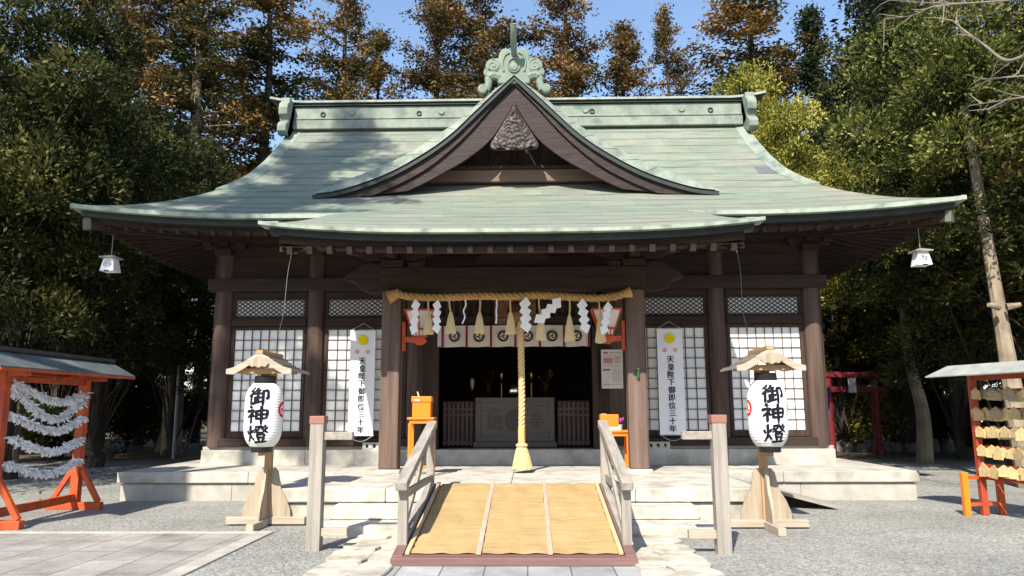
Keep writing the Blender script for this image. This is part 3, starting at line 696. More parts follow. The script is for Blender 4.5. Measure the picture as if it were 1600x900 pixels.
# soffit and recessed pediment
p = curve([(x, z + 0.14) for x, z in GC]); b = MB(); b.rings([[(x, 15.2, z) for x, z in p], [(x, 15.95, z) for x, z in p]], closed=False); b.build('gable_soffit', wood_d, gable)
p = curve([(x, z + 0.2) for x, z in GC]); b = MB(); b.prism([(x, z) for x, z in p] + [(2.6, 5.7), (-2.6, 5.7)], 15.88, 15.94); b.build('pediment', wood_v, gable)
b = MB(); b.box(-2.3, 2.3, 15.70, 15.86, 6.47, 6.74); b.build('gable_beam', M('gable beam wood', (0.13, 0.078, 0.055), 0.7, scale=1.6, stretch=WH, bump=0.3, bscale=6, col2=(0.19, 0.12, 0.085)), gable, bevel=0.012)
b = MB(); b.box(-2.2, 2.2, 15.64, 15.87, 6.745, 6.82); b.build('gable_cornice', gable_m, gable, bevel=0.01)
b = MB()
for k in (-2, -1, 0, 1, 2):
    b.bar((k * 0.16, 15.84, 7.75), (k * 0.62, 15.84, 6.8), 0.07, 0.09, (0, 1, 0))
b.build('gable_strut', gable_m, gable)
# carved pendant
def pendant():
    NX, NZ = 60, 60; R_ = []
    r = random.Random(5); ph = [r.uniform(0, 6) for _ in range(12)]
    for i in range(NZ + 1):
        t = i / NZ; z = 8.04 - 1.02 * t
        hw = 0.02 + 0.56 * t ** 1.15
        if t > 0.86: hw *= sqrt(max(0.02, 1 - ((t - 0.86) / 0.15) ** 2)) * 0.35 + 0.65
        row = []
        for j in range(NX + 1):
            s = 2 * j / NX - 1; x = s * hw
            zz = z - 0.05 * (1 - abs(s)) * t + (0.025 * sin(9 * s + 1) * max(0, t - 0.8) * 5)
            qx = x + 0.07 * sin(13 * zz + ph[0]) + 0.04 * sin(29 * zz + 7 * x + ph[3]); qz = zz + 0.06 * sin(11 * x + ph[1]) + 0.035 * sin(31 * x + 9 * zz + ph[4]); wv = 0.9 * sin(38 * (hypot(qx * 0.8, qz - 7.55) + 0.05 * sin(6 * atan2(qz - 7.5, qx + 1e-6)))) * (1 - t) + 1.1 * sin(27 * qx + ph[2]) * sin(33 * qz + ph[5]) * t + 0.45 * sin(70 * qz + 5 * sin(17 * qx))
            dome = (1 - abs(s) ** 2.4) * 0.07
            row.append((x, 15.12 - dome - 0.022 * wv * (1 - abs(s) ** 6) * min(1, t * 5), zz))
        R_.append(row)
    mb = MB(); mb.rings(R_, closed=False)
    bk = [(x, 15.2, z) for (x, _, z) in [rr[0] for rr in R_] + [rr[-1] for rr in R_[::-1]]]
    o = len(mb.v); mb.v += bk; n = len(bk); idx = [i * (NX + 1) for i in range(NZ + 1)] + [i * (NX + 1) + NX for i in range(NZ, -1, -1)]
    for k in range(n - 1): mb.f.append((idx[k], idx[k + 1], o + k + 1, o + k))
    mb.build('carved_pendant', carve_m, gable, smooth='all')
pendant()
# apex ornament with scrolls and the rising finial rod
orn_m = M('pale apex patina', (0.145, 0.185, 0.145), 0.75, scale=4, bump=0.2, bscale=25, spec=0.2, col2=(0.24, 0.285, 0.225), dirt=((0.16, 0.21, 0.17), 3.5))
b = MB()
poly = [(-0.34, 8.45), (-0.36, 8.75), (-0.33, 9.12), (-0.27, 9.24), (-0.18, 9.27), (-0.08, 9.23), (0, 9.21), (0.08, 9.23), (0.18, 9.27), (0.27, 9.24), (0.33, 9.12), (0.36, 8.75), (0.34, 8.45)]
b.prism(poly, 15.06, 15.24)
ao = b.build('apex_ornament', orn_m, gable, bevel=0.03)
def scroll(cx, cz, r, sgn, y, turns=1.6, th=0.4):
    mb = MB(); mb.lathe([(r, y + 0.1), (r, y - 0.03), (r * 0.9, y - 0.05)], (cx, 0, cz), 22, 'y')
    P = [(cx + sgn * r * (0.86 - 0.7 * t) * cos(2 * pi * turns * t + 1.4), y - 0.045, cz + r * (0.86 - 0.7 * t) * sin(2 * pi * turns * t + 1.4)) for t in [k / 40 for k in range(41)]]
    mb.tube(P, [r * 0.13] * 41, 6); return mb
for sgn in (-1, 1):
    mb = MB()
    for (cx, cz, r) in ((0.45, 8.86, 0.165), (0.56, 8.71, 0.10), (0.68, 8.34, 0.105)):
        s_ = scroll(sgn * cx, cz, r, sgn, 15.10); mb.add(s_.v, s_.f)
    mb.tube(catmull([(sgn * 0.30, 15.14, 8.62), (sgn * 0.45, 15.13, 8.66), (sgn * 0.55, 15.12, 8.60), (sgn * 0.55, 15.12, 8.48), (sgn * 0.60, 15.12, 8.32)], 6), [0.10] * 12 + [0.08] * 13, 8)
    mb.tube(catmull([(sgn * 0.34, 15.13, 9.0), (sgn * 0.42, 15.12, 8.98), (sgn * 0.5, 15.11, 8.95)], 6), 0.06, 8)
    mb.build('scroll', orn_m, gable, smooth=True)
mb = MB()
mb.tube([(0.13 * cos(t), 15.045, 8.86 + 0.16 * sin(t)) for t in [2 * pi * k / 24 for k in range(25)]], 0.02, 6)
mb.lathe([(0.09, 15.06), (0.085, 15.03), (0.03, 15.015)], (0, 0, 8.82), 18, 'y')
mb.tube(catmull([(-0.22, 15.05, 8.72), (-0.25, 15.05, 8.9), (-0.2, 15.05, 9.08), (-0.1, 15.05, 9.15)], 6), 0.022, 6)
mb.tube(catmull([(0.22, 15.05, 8.72), (0.25, 15.05, 8.9), (0.2, 15.05, 9.08), (0.1, 15.05, 9.15)], 6), 0.022, 6)
mb.build('crest_relief', orn_m, gable, smooth=True)
mb = MB(); mb.tube(catmull([(0.0, 15.2, 9.10), (0.0, 15.0, 9.14), (0.0, 14.78, 9.24), (0.0, 14.60, 9.38), (0.0, 14.5, 9.52)], 6), [0.065] * 25, 12); mb.build('finial_rod', patina_m, gable, smooth=True)

# ---- walls
ZF = 0.78
b = MB(); course(b, -6.2, 6.2, 14.88, 22.4, PZ - 0.02, ZF, 6); b.build('foundation', stone_m, hall, bevel=0.014)
b = MB(); b.box(-6.22, -1.62, 15.0, 15.2, ZF, 0.84); b.box(1.62, 6.22, 15.0, 15.2, ZF, 0.84); b.build('base_strip', stone3_m, hall, bevel=0.008)
WY = 15.10
for x in (-5.98, -4.07, -2.02, 2.02, 4.07, 5.98):
    b = MB(); b.lathe([(0.185, ZF + 0.06), (0.185, 4.3), (0.18, 5.0)], (x, WY, 0), 28); b.build('pillar', round_m, hall, smooth=True)
for x in (-5.98, 5.98):
    b = MB(); b.lathe([(0.18, ZF + 0.06), (0.18, 5.0)], (x, 22.2, 0), 16); b.build('pillar', pillar_m, hall, smooth=True)
b = MB(); b.box(-6.28, 6.28, 14.90, 15.14, 3.95, 4.22); b.build('tie_beam', wood_h, hall, bevel=0.012)
b = MB(); b.box(-6.2, 6.2, 15.04, 15.16, 4.22, 5.25)
b.build('upper_wall', wood_h, hall)
b = MB()
for z in (4.43, 4.66, 4.88): b.box(-6.1, 6.1, 15.025, 15.05, z - 0.012, z + 0.012)
b.build('wall_batten', wood_h, hall)
b = MB(); b.box(-6.3, 6.3, 14.86, 15.1, 4.98, 5.16); b.build('wall_plate', wood_h, hall, bevel=0.01)
for x in (-5.98, -4.07, -2.02, 2.02, 4.07, 5.98):
    b = MB(); b.box(x - 0.17, x + 0.17, 14.82, 15.12, 4.70, 4.84); b.box(x - 0.42, x + 0.42, 14.90, 15.04, 4.842, 4.97)
    for dx in (-0.36, 0, 0.36): b.box(x + dx - 0.09, x + dx + 0.09, 14.84, 15.06, 4.90, 4.985)
    b.build('bracket', wood_h, hall, bevel=0.012)
b = MB(); b.box(-6.2, -6.08, 15.1, 22.2, ZF, 5.2); b.box(6.08, 6.2, 15.1, 22.2, ZF, 5.2); b.box(-6.2, 6.2, 22.1, 22.3, ZF, 5.2); b.build('side_wall', wood_v, hall)
b = MB(); b.box(-6.0, 6.0, 15.3, 22.0, 0.70, ZF + 0.01); b.build('floor', wood_d, hall)
b = MB(); b.box(-6.0, 6.0, 15.2, 22.0, 3.5, 3.6); b.box(-2.6, -2.5, 15.3, 22, ZF, 3.5); b.box(2.5, 2.6, 15.3, 22, ZF, 3.5); b.box(-2.5, 2.5, 20.9, 21.0, ZF, 3.5); b.build('inner_lining', inner_m, hall)
b = MB()
for sx in (-1, 1):
    b2 = MB(); b2.box(sx * 1.60 if sx > 0 else -2.06, 2.06 if sx > 0 else -1.60, 15.06, 15.14, ZF, 3.95)
    for k in (1.75, 1.90): b2.box(sx * k - 0.006, sx * k + 0.006, 15.052, 15.07, ZF, 3.2)
    b2.build('jamb_panel', wood_v, hall)
    b2 = MB(); b2.box(sx * 1.60 - 0.06, sx * 1.60 + 0.06, 14.98, 15.16, ZF, 3.9); b2.build('door_jamb', wood_v, hall, bevel=0.01)
b = MB(); b.box(-1.9, 1.9, 14.98, 15.18, 3.20, 3.42); b.build('door_lintel', wood_h, hall, bevel=0.01)
b = MB(); b.box(-1.9, 1.9, 15.06, 15.12, 3.42, 3.95)
b.build('lintel_panel', wood_h, hall)
b = MB()
for k in range(27): x = -1.8 + 3.6 * k / 26; b.box(x - 0.022, x + 0.022, 15.02, 15.055, 3.42, 3.94)
b.build('lintel_slats', wood_v, hall)
b = MB(); b.box(-0.42, 0.42, 14.93, 15.04, 3.24, 3.86); b.box(-0.36, 0.36, 14.91, 14.94, 3.34, 3.38); b.box(-0.36, 0.36, 14.91, 14.94, 3.72, 3.76)
b.build('carved_transom_board', M('brown carved board', (0.15, 0.075, 0.035), 0.6, var=0.4, scale=7, bump=0.5, bscale=20), hall, bevel=0.02)

def bay(x0, x1):
    w_ = x1 - x0
    # sill and rails
    b = MB(); b.box(x0 - 0.12, x1 + 0.12, 14.93, 15.12, 0.84, 1.00); b.build('sill', wood_h, hall, bevel=0.012)
    b = MB(); b.box(x0, x1, 15.0, 15.16, 3.245, 3.40); b.box(x0, x1, 15.02, 15.14, 3.84, 3.95); b.build('head_rail', wood_h, hall, bevel=0.008)
    # sliding screen
    zb, zt = 1.01, 3.24
    b = MB(); b.box(x0, x1, 15.06, 15.10, zb, zb + 0.13); b.box(x0, x1, 15.06, 15.10, zt - 0.07, zt); b.box(x0, x0 + 0.07, 15.055, 15.105, zb, zt); b.box(x1 - 0.07, x1, 15.055, 15.105, zb, zt)
    sc = b.build('shoji_screen', wood_v, hall, bevel=0.004)
    b = MB(); b.box(x0 + 0.03, x1 - 0.03, 15.094, 15.099, zb + 0.05, zt - 0.03); b.build('paper', paper_m, sc)
    b = MB(); X0, X1, Z0, Z1 = x0 + 0.07, x1 - 0.07, zb + 0.13, zt - 0.07
    for k in range(1, 8): x = X0 + (X1 - X0) * k / 8; b.box(x - 0.0085, x + 0.0085, 15.066, 15.092, Z0, Z1)
    for k in range(1, 10): z = Z0 + (Z1 - Z0) * k / 10; b.box(X0, X1, 15.070, 15.090, z - 0.0085, z + 0.0085)
    b.build('grid', M('shoji bar wood', (0.13, 0.095, 0.08), 0.75), sc)
    # diamond transom
    zb, zt = 3.40, 3.84
    b = MB(); b.box(x0, x1, 15.06, 15.12, zb, zb + 0.055); b.box(x0, x1, 15.06, 15.12, zt - 0.05, zt); b.box(x0, x0 + 0.06, 15.055, 15.12, zb, zt); b.box(x1 - 0.06, x1, 15.055, 15.12, zb, zt)
    tr = b.build('transom', wood_h, hall, bevel=0.004)
    X0, X1, Z0, Z1 = x0 + 0.06, x1 - 0.06, zb + 0.055, zt - 0.05
    b = MB(); b.box(X0 - 0.01, X1 + 0.01, 15.10, 15.105, Z0 - 0.01, Z1 + 0.01); b.build('paper', paper_m, tr)
    b = MB(); p_ = 0.118; sl = 0.72
    k = X0 - (Z1 - Z0) / sl
    for yy, sg in ((15.074, 1), (15.086, -1)):
        x = X0 - (Z1 - Z0) / sl
        while x < X1 + (Z1 - Z0) / sl:
            # line z = Z0 + sl*(X - x) * sg (from bottom or from top)
            pts = []
            for X in (X0, X1):
                z = (X - x) * sl
                if -1e-9 <= z <= Z1 - Z0: pts.append((X, z))
            for z in (0, Z1 - Z0):
                X = x + z / sl
                if X0 < X < X1: pts.append((X, z))
            pts = sorted(set((round(a, 5), round(c, 5)) for a, c in pts))
            if len(pts) >= 2:
                (a0, c0), (a1, c1) = pts[0], pts[-1]
                if sg < 0: c0, c1 = (Z1 - Z0) - c0, (Z1 - Z0) - c1
                b.bar((a0, yy, Z0 + c0), (a1, yy, Z0 + c1), 0.010, 0.020)
            x += p_
    b.build('grid', M('shoji bar dark', (0.035, 0.026, 0.024), 0.8), tr)
for (x0, x1) in ((-5.79, -4.26), (-3.88, -2.21), (2.21, 3.88), (4.26, 5.79)): bay(x0, x1)

# ---- porch frame
for sx in (-1, 1):
    x = sx * 2.13
    b = MB(); b.box(x - 0.165, x + 0.165, 12.88, 13.21, PZ + 0.06, 3.62); pp = b.build('porch_pillar', pillar_m, hall, bevel=0.025)
    b = MB(); b.box(x - 0.21, x + 0.21, 12.83, 13.26, PZ - 0.01, PZ + 0.065); b.build('base_stone', stone2_m, pp, bevel=0.02)
b = MB(); b.box(-2.35, 2.35, 12.90, 13.19, 3.62, 4.05); b.build('porch_beam', wood_h, hall, bevel=0.03)
b = MB()
for sgn in (-1, 1):      # incised cloud lines on the beam
    b.tube(catmull([(sgn * 1.75, 12.895, 3.95), (sgn * 1.55, 12.895, 3.85), (sgn * 1.3, 12.895, 3.83), (sgn * 1.12, 12.895, 3.9), (sgn * 1.22, 12.895, 3.97)], 6), 0.012, 5)
b.build('beam_carving', wood_h, hall)
for sgn in (-1, 1):      # carved nosings beyond the pillars
    b = MB(); b.prism([(sgn * x, z) for x, z in [(2.30, 4.10), (2.48, 4.15), (2.68, 4.12), (2.82, 4.0), (2.95, 3.93), (3.02, 3.85), (2.90, 3.80), (2.80, 3.78), (2.72, 3.66), (2.5, 3.58), (2.30, 3.60)]], 12.95, 13.15); b.build('beam_nosing', wood_h, hall, bevel=0.025)
    b = MB(); b.box(sgn * 2.13 - 0.2, sgn * 2.13 + 0.2, 12.86, 13.24, 4.05, 4.17); b.prism([(sgn * 2.13 + q, z) for q, z in [(-0.85, 4.37), (-0.85, 4.31), (-0.62, 4.27), (-0.4, 4.17), (0.4, 4.17), (0.62, 4.27), (0.85, 4.31), (0.85, 4.37)]], 12.97, 13.13)
    for dx in (-0.62, 0, 0.62): b.box(sgn * 2.13 + dx - 0.10, sgn * 2.13 + dx + 0.10, 12.92, 13.18, 4.285, 4.376)
    b.box(sgn * 2.13 - 0.09, sgn * 2.13 + 0.09, 12.60, 13.5, 4.19, 4.30); b.box(sgn * 2.13 - 0.11, sgn * 2.13 + 0.11, 12.56, 12.78, 4.302, 4.38)
    b.build('bracket', wood_h, hall, bevel=0.014)
    b = MB(); b.bar((sgn * 2.13, 13.2, 3.85), (sgn * 2.02, 15.0, 4.1), 0.2, 0.3); b.build('rainbow_beam', wood_d, hall, bevel=0.03)
b = MB(); prof = [(0.14, 4.36), (0.34, 4.36), (0.40, 4.33), (0.62, 4.24), (0.66, 4.14), (0.80, 4.15), (0.92, 4.08), (1.05, 4.06), (1.05, 4.052)]
b.prism(prof + [(-x, z) for x, z in prof[::-1]], 12.98, 13.10); b.build('frog_leg_strut', wood_h, hall, bevel=0.015)
b = MB(); b.box(-3.95, 3.95, 12.93, 13.17, 4.38, 4.56); b.build('porch_purlin', wood_h, hall, bevel=0.012)
for sgn in (-1, 1):
    b = MB(); b.box(sgn * 3.95 - 0.03, sgn * 3.95 + 0.03, 12.91, 13.19, 4.36, 4.58); b.build('purlin_cap', M('pale end paint', (0.34, 0.27, 0.2), 0.7), hall, bevel=0.01)
b = MB(); b.box(-0.27, 0.10, 12.40, 12.43, 4.25, 4.42)
pq = b.build('name_plate', M('tarnished plate', (0.045, 0.04, 0.035), 0.5), hall, bevel=0.004)
b = MB()
for (x0, x1, z0, z1) in ((-0.25, -0.02, 4.27, 4.28), (-0.22, -0.21, 4.28, 4.40), (-0.14, -0.05, 4.33, 4.34), (-0.14, -0.05, 4.38, 4.39), (-0.10, -0.09, 4.28, 4.4), (0.0, 0.08, 4.28, 4.29), (0.035, 0.045, 4.29, 4.4), (0.0, 0.08, 4.36, 4.37)): b.box(x0, x1, 12.394, 12.401, z0, z1)
b.build('plate_relief', M('worn plate relief', (0.14, 0.125, 0.11), 0.5), pq)


# ------------------------------------------------------------------ things in the doorway
ob = thing('offering_box', 'weathered wooden offering box with a round crest on its front panel', 'offering box', (0.0, 15.75, ZF), world=True)
obw = M('grey brown box wood', (0.085, 0.07, 0.058), 0.75, scale=2, stretch=WH, bump=0.2, bscale=6, col2=(0.125, 0.107, 0.092))
bx0, bx1 = -0.84, 0.80
b = MB(); b.box(bx0, bx1, 15.52, 16.1, ZF + 0.10, 1.80); b.build('body', obw, ob, bevel=0.015)
b = MB(); b.box(bx0 - 0.03, bx1 + 0.03, 15.48, 16.14, ZF + 0.01, ZF + 0.12); b.build('plinth', obw, ob, bevel=0.012)
b = MB()
b.box(bx0 + 0.02, bx1 - 0.02, 15.495, 15.519, 1.70, 1.79); b.box(bx0 + 0.02, bx1 - 0.02, 15.495, 15.519, ZF + 0.13, ZF + 0.20); b.box(bx0 + 0.02, bx0 + 0.12, 15.495, 15.519, ZF + 0.2, 1.70); b.box(bx1 - 0.12, bx1 - 0.02, 15.495, 15.519, ZF + 0.2, 1.70)
b.build('frame', obw, ob, bevel=0.01)
b = MB(); b.lathe([(0.205, 15.519), (0.205, 15.505), (0.19, 15.50)], (-0.02, 0, 1.33), 32, 'y'); b.build('crest', M('dark crest wood', (0.05, 0.04, 0.033), 0.6), ob)
for ch, x in (('納', -0.44), ('奉', 0.42)):
    v, f = text_geo(ch, 0.34); b = MB(); b.add([(x + p[0], 15.515, 1.33 + p[1] * 1.1) for p in v], f); b.build('lettering', M('dark grey letters', (0.055, 0.049, 0.048), 0.7), ob, fixn=False)  # flat letters in dark grey
for sx, lab in ((-1, 'dark red slatted fence left of the offering box'), (1, 'dark red slatted fence right of the offering box')):
    x0, x1 = (-1.54, -0.88) if sx < 0 else (0.86, 1.54)
    fe = thing('slatted_fence', lab, 'fence', ((x0 + x1) / 2, 15.8, ZF), world=True, group='slatted fences in the doorway')
    slat_m = M('grey plum slat paint', (0.13, 0.085, 0.085), 0.65, var=0.2)
    for k in range(7):
        x = x0 + 0.05 + (x1 - x0 - 0.1) * k / 6; b = MB(); b.box(x - 0.022, x + 0.022, 15.77, 15.80, ZF + 0.03, 1.70); b.build('slat', slat_m, fe)
    for z in (1.56, 1.44, ZF + 0.09):
        b = MB(); b.box(x0, x1, 15.80, 15.835, z - 0.028, z + 0.028); b.build('rail', slat_m, fe)
    b = MB(); b.box(x0, x1, 15.86, 15.88, ZF + 0.03, 1.73); b.build('red_panel', M('deep red lacquer', (0.07, 0.008, 0.01), 0.5), fe)
al = thing('altar_table', 'dark lacquered altar table deep inside the hall', 'table', (0, 19.2, ZF), world=True)
b = MB(); b.box(-0.9, 0.9, 18.9, 19.5, 1.66, 1.72); b.build('table_top', black_m, al, bevel=0.01)
for x in (-0.85, 0.85):
    for y in (18.95, 19.45): b = MB(); b.box(x - 0.04, x + 0.04, y - 0.04, y + 0.04, ZF, 1.66); b.build('leg', black_m, al)
mi = thing('round_mirror', 'round silver mirror on a stand in the middle of the altar table', 'mirror', (-0.12, 19.1, 1.72), world=True)
b = MB(); b.lathe([(0.16, 19.06), (0.16, 19.04), (0.14, 19.03)], (-0.12, 0, 2.02), 28, 'y'); b.build('disc', silver_m, mi, smooth=True)
b = MB(); b.lathe([(0.14, 1.721), (0.14, 1.75), (0.04, 1.78), (0.03, 1.90), (0.10, 1.93), (0.10, 1.95)], (-0.12, 19.05, 0), 16); b.build('stand', black_m, mi, smooth=True)
for x, lab in ((-0.42, 'gilded altar lamp left of the mirror'), (0.34, 'gilded altar lamp right of the mirror')):
    g = thing('altar_lamp', lab, 'lamp', (x, 19.1, 1.72), group='altar lamps')
    b = MB(); b.lathe([(0.09, 0.0), (0.08, 0.03), (0.02, 0.06), (0.02, 0.5), (0.05, 0.52)], (0, 0, 0), 14); b.build('stem', gold_m, g, smooth=True)
    b = MB(); b.lathe([(0.05, 0.52), (0.09, 0.60), (0.09, 0.74), (0.03, 0.80)], (0, 0, 0), 14); b.build('lamp_shade', gold_m, g, smooth=True)
for x, lab in ((-0.75, 'gilded flower vase at the left end of the altar'), (0.70, 'gilded flower vase at the right end of the altar')):
    g = thing('flower_vase', lab, 'vase', (x, 19.1, 1.72), group='altar vases')
    b = MB(); b.lathe([(0.05, 0), (0.08, 0.08), (0.04, 0.18), (0.06, 0.24)], (0, 0, 0), 14); b.build('body', gold_m, g, smooth=True)
    b = MB()
    for k in range(9):
        t = k * 0.7; b.tube([(0, 0, 0.22), (0.06 * cos(t), 0.06 * sin(t), 0.5), (0.17 * cos(t), 0.17 * sin(t), 0.72 + 0.1 * sin(k))], [0.01, 0.012, 0.035], 5)
    b.build('leaves', gold_m, g)
il = thing('hanging_lamp', 'small wedge shaped lamp hanging in the dark hall left of the altar', 'lamp', (-0.98, 16.6, 2.0), world=True)
b = MB(); b.lathe([(0.012, 1.98), (0.04, 2.10), (0.045, 2.2), (0.02, 2.23)], (-0.98, 16.6, 0), 10); b.build('lamp_shade', M('pale lamp shade', (0.75, 0.62, 0.36), 0.6), il)
b = MB(); b.tube([(-0.98, 16.6, 2.22), (-0.98, 16.6, 3.5)], 0.006, 5); b.build('cord', black_m, il)

# white door curtain with crests
cu = thing('door_curtain', 'off white door curtain with six dark swirl crests and crimson straps', 'curtain', (-0.05, 14.9, 3.22), world=True)
cx0, cx1, czb, czt = -1.56, 1.50, 2.80, 3.22
def cy(x): return 14.92 + 0.022 * sin(x * 7.5) + 0.012 * sin(x * 17 + 1)
b = MB(); R = [[(cx0 + (cx1 - cx0) * k / 80, cy(cx0 + (cx1 - cx0) * k / 80) + (0.01 if z < 3 else 0), z - 0.012 * abs(sin(pi * 6.3 * k / 80)) * (z < 2.9)) for k in range(81)] for z in (czt, 3.0, czb)]
b.rings(R, closed=False); b.build('cloth', curtain_m, cu, smooth='all')
CX = [(-1.46 + 0.489 * k) for k in range(7)]
for x in CX:
    b = MB(); b.box(x - 0.022, x + 0.022, cy(x) - 0.016, cy(x) - 0.008, czb - 0.02, czt + 0.01); b.build('strap', strap_m, cu)
for k in range(6):
    x = (CX[k] + CX[k + 1]) / 2; z0 = 3.0
    b = MB(); b.prism([(x + p[0], z0 + p[1]) for p in disc(0.112)], cy(x) - 0.036, cy(x) - 0.030); cr = b.build('crest', crest_m, cu)
    b = MB()
    for pl_ in tomoe(0.086): b.prism([(x + p[0], z0 + p[1]) for p in pl_], cy(x) - 0.040, cy(x) - 0.0362)
    b.build('swirl', curtain_m, cr)
b = MB(); b.tube([(cx0 - 0.05, 14.93, 3.23), (cx1 + 0.05, 14.93, 3.23)], 0.014, 8); b.build('curtain_rod', wood_h, cu)

# ------------------------------------------------------------------ rope, paper streamers, tassels, bell
def twisted(path, R, strands=3, pitch=0.3, n=260, rs=0.56):
    """a laid rope: strands winding round a path"""
    P = catmull(path, 24); L = [0]
    for i in range(1, len(P)): L.append(L[-1] + (P[i] - P[i - 1]).length)
    T = np.linspace(0, L[-1], n); X = [Vector((np.interp(t, L, [p.x for p in P]), np.interp(t, L, [p.y for p in P]), np.interp(t, L, [p.z for p in P]))) for t in T]
    mb = MB()
    for s_ in range(strands):
        Q = []
        for i in range(n):
            d = (X[min(n - 1, i + 1)] - X[max(0, i - 1)]).normalized(); ref = Vector((0, 1, 0)) if abs(d.y) < 0.9 else Vector((1, 0, 0))
            a = (ref - d * ref.dot(d)).normalized(); c = d.cross(a); ph = 2 * pi * (T[i] / pitch + s_ / strands)
            Q.append(X[i] + (a * cos(ph) + c * sin(ph)) * R * 0.52)
        mb.tube(Q, R * rs, 8)
    return mb
RY = 12.80
sh = thing('sacred_rope', 'thick twisted straw rope tied across the porch beam', 'rope', (0, RY, 3.5), world=True)
path = [(-2.04, RY, 3.585), (-1.95, RY, 3.535), (-1.75, RY - 0.02, 3.49), (-1.2, RY - 0.02, 3.475), (-0.6, RY - 0.02, 3.495), (0.0, RY - 0.02, 3.485), (0.45, RY - 0.02, 3.50), (0.9, RY - 0.02, 3.475), (1.4, RY - 0.02, 3.445), (1.75, RY - 0.01, 3.47), (1.90, RY, 3.51), (1.96, RY, 3.53)]
twisted(path, 0.064, 3, 0.30, 420).build('rope', straw_m, sh, smooth='all')
b = MB(); b.lathe([(0.07, 0), (0.085, -0.05), (0.13, -0.2)], (0, 0, 0), 14)
mt = Matrix.Translation((-2.08, RY, 3.56)) @ Matrix.Rotation(radians(125), 4, 'Y') @ Matrix.Rotation(pi, 4, 'X') @ Matrix.Scale(0.8, 4)
mt = Matrix.Translation((-1.98, RY, 3.56)) @ Matrix.Rotation(radians(70), 4, 'Y')
b.v = [tuple(mt @ Vector(p)) for p in b.v]; b.build('frayed_end', straw_m, sh, smooth=True)
b = MB(); b.lathe([(0.07, 0), (0.075, 0.05), (0.10, 0.13)], (0, 0, 0), 14); mt = Matrix.Translation((1.92, RY, 3.52)) @ Matrix.Rotation(radians(75), 4, 'Y'); b.v = [tuple(mt @ Vector(p)) for p in b.v]; b.build('frayed_end', straw_m, sh, smooth=True)

def shide(u, v, du, dv, n, wd, lab, flip=1, tilt=0.0):
    """a zigzag streamer of white folded paper: square leaves folded step by step"""
    x, z = at(u, v, 12.68); x2, z2 = at(u + du, v + dv, 12.68)
    o = thing('paper_streamer', lab, 'paper streamer', (x, 12.68, z), group='white zigzag paper streamers')
    d = Vector((x2 - x, 0, z2 - z)); L = d.length; d.normalize(); q = Vector((d.z, 0, -d.x)) * flip
    st = L / n
    b = MB(); wv = wd
    c = Vector((0, 0, 0))
    # step down the diagonal: each leaf is a slanted quadrilateral offset sideways from the last
    for k in range(n):
        side = (1 if k % 2 else -1) * wv * 0.36
        s2 = (-1 if k % 2 else 1) * wv * 0.36
        p0 = d * st * k + q * side; p1 = d * st * (k + 1) + q * s2
        hw = q * wv * 0.62 + d * wv * 0.55 * (1 if k % 2 else -1)
        y = 0.004 * (k % 2)
        V = [p0 - hw, p0 + hw, p1 + hw, p1 - hw]
        V = [Vector((a.x, y - tilt * k * 0.01, a.z)) for a in V]
        b.add(V + [a + Vector((0, 0.0025, 0)) for a in V], [(0, 1, 2, 3), (7, 6, 5, 4), (0, 4, 5, 1), (1, 5, 6, 2), (2, 6, 7, 3), (3, 7, 4, 0)])
    b.build('paper', shide_m, o, fixn=True)
    b = MB(); b.tube([(0, 0.0, -0.02), (0.0, 0.05, 0.06)], 0.006, 5); b.build('tie', shide_m, o)
shide(650, 471, -4, 49, 4, 0.080, 'white zigzag streamer in front of the left wall lantern', 1)
shide(683, 472, -1, 46, 4, 0.078, 'white zigzag streamer just right of the left wall lantern', -1)
shide(820, 469, 2, 46, 4, 0.105, 'large white zigzag streamer beside the top of the bell rope', -1)
shide(874, 470, -34, 32, 4, 0.105, 'white zigzag streamer blown sideways to the left', 1)
shide(909, 471, 6, 46, 4, 0.095, 'white zigzag streamer halfway between bell rope and right wall lantern', -1)
shide(951, 475, -8, 45, 4, 0.080, 'white zigzag streamer in front of the right wall lantern', 1)
for u, lab, bow in ((727, 'thin curled white paper strip near the second crest of the curtain', 0.03), (776, 'thin straight white paper strip near the third crest of the curtain', 0.008)):
    x, z = at(u, 468, 12.75); o = thing('paper_strip', lab, 'paper strip', (x, 12.75, z), group='thin paper strips on the rope')
    b = MB(); P = catmull([(0, 0, 0), (bow * 0.3, 0, -0.1), (-bow, 0.0, -0.2), (-bow * 0.2, 0, -0.3), (-bow * 1.6, 0, -0.42)], 6)
    b.rings([[(p.x - 0.012, p.y, p.z), (p.x + 0.012, p.y + 0.008, p.z)] for p in P], closed=False); b.build('paper', shide_m, o)
tl = [(669, 522, 'behind the left wall lantern streamer'), (702, 520, 'over the left edge of the door curtain'), (750, 521, 'second from the left over the door curtain'), (797, 521, 'left of the bell rope'), (842, 531, 'right of the bell rope'), (890, 533, 'over the rightmost crest of the curtain'), (936, 535, 'in front of the right wall lantern')]
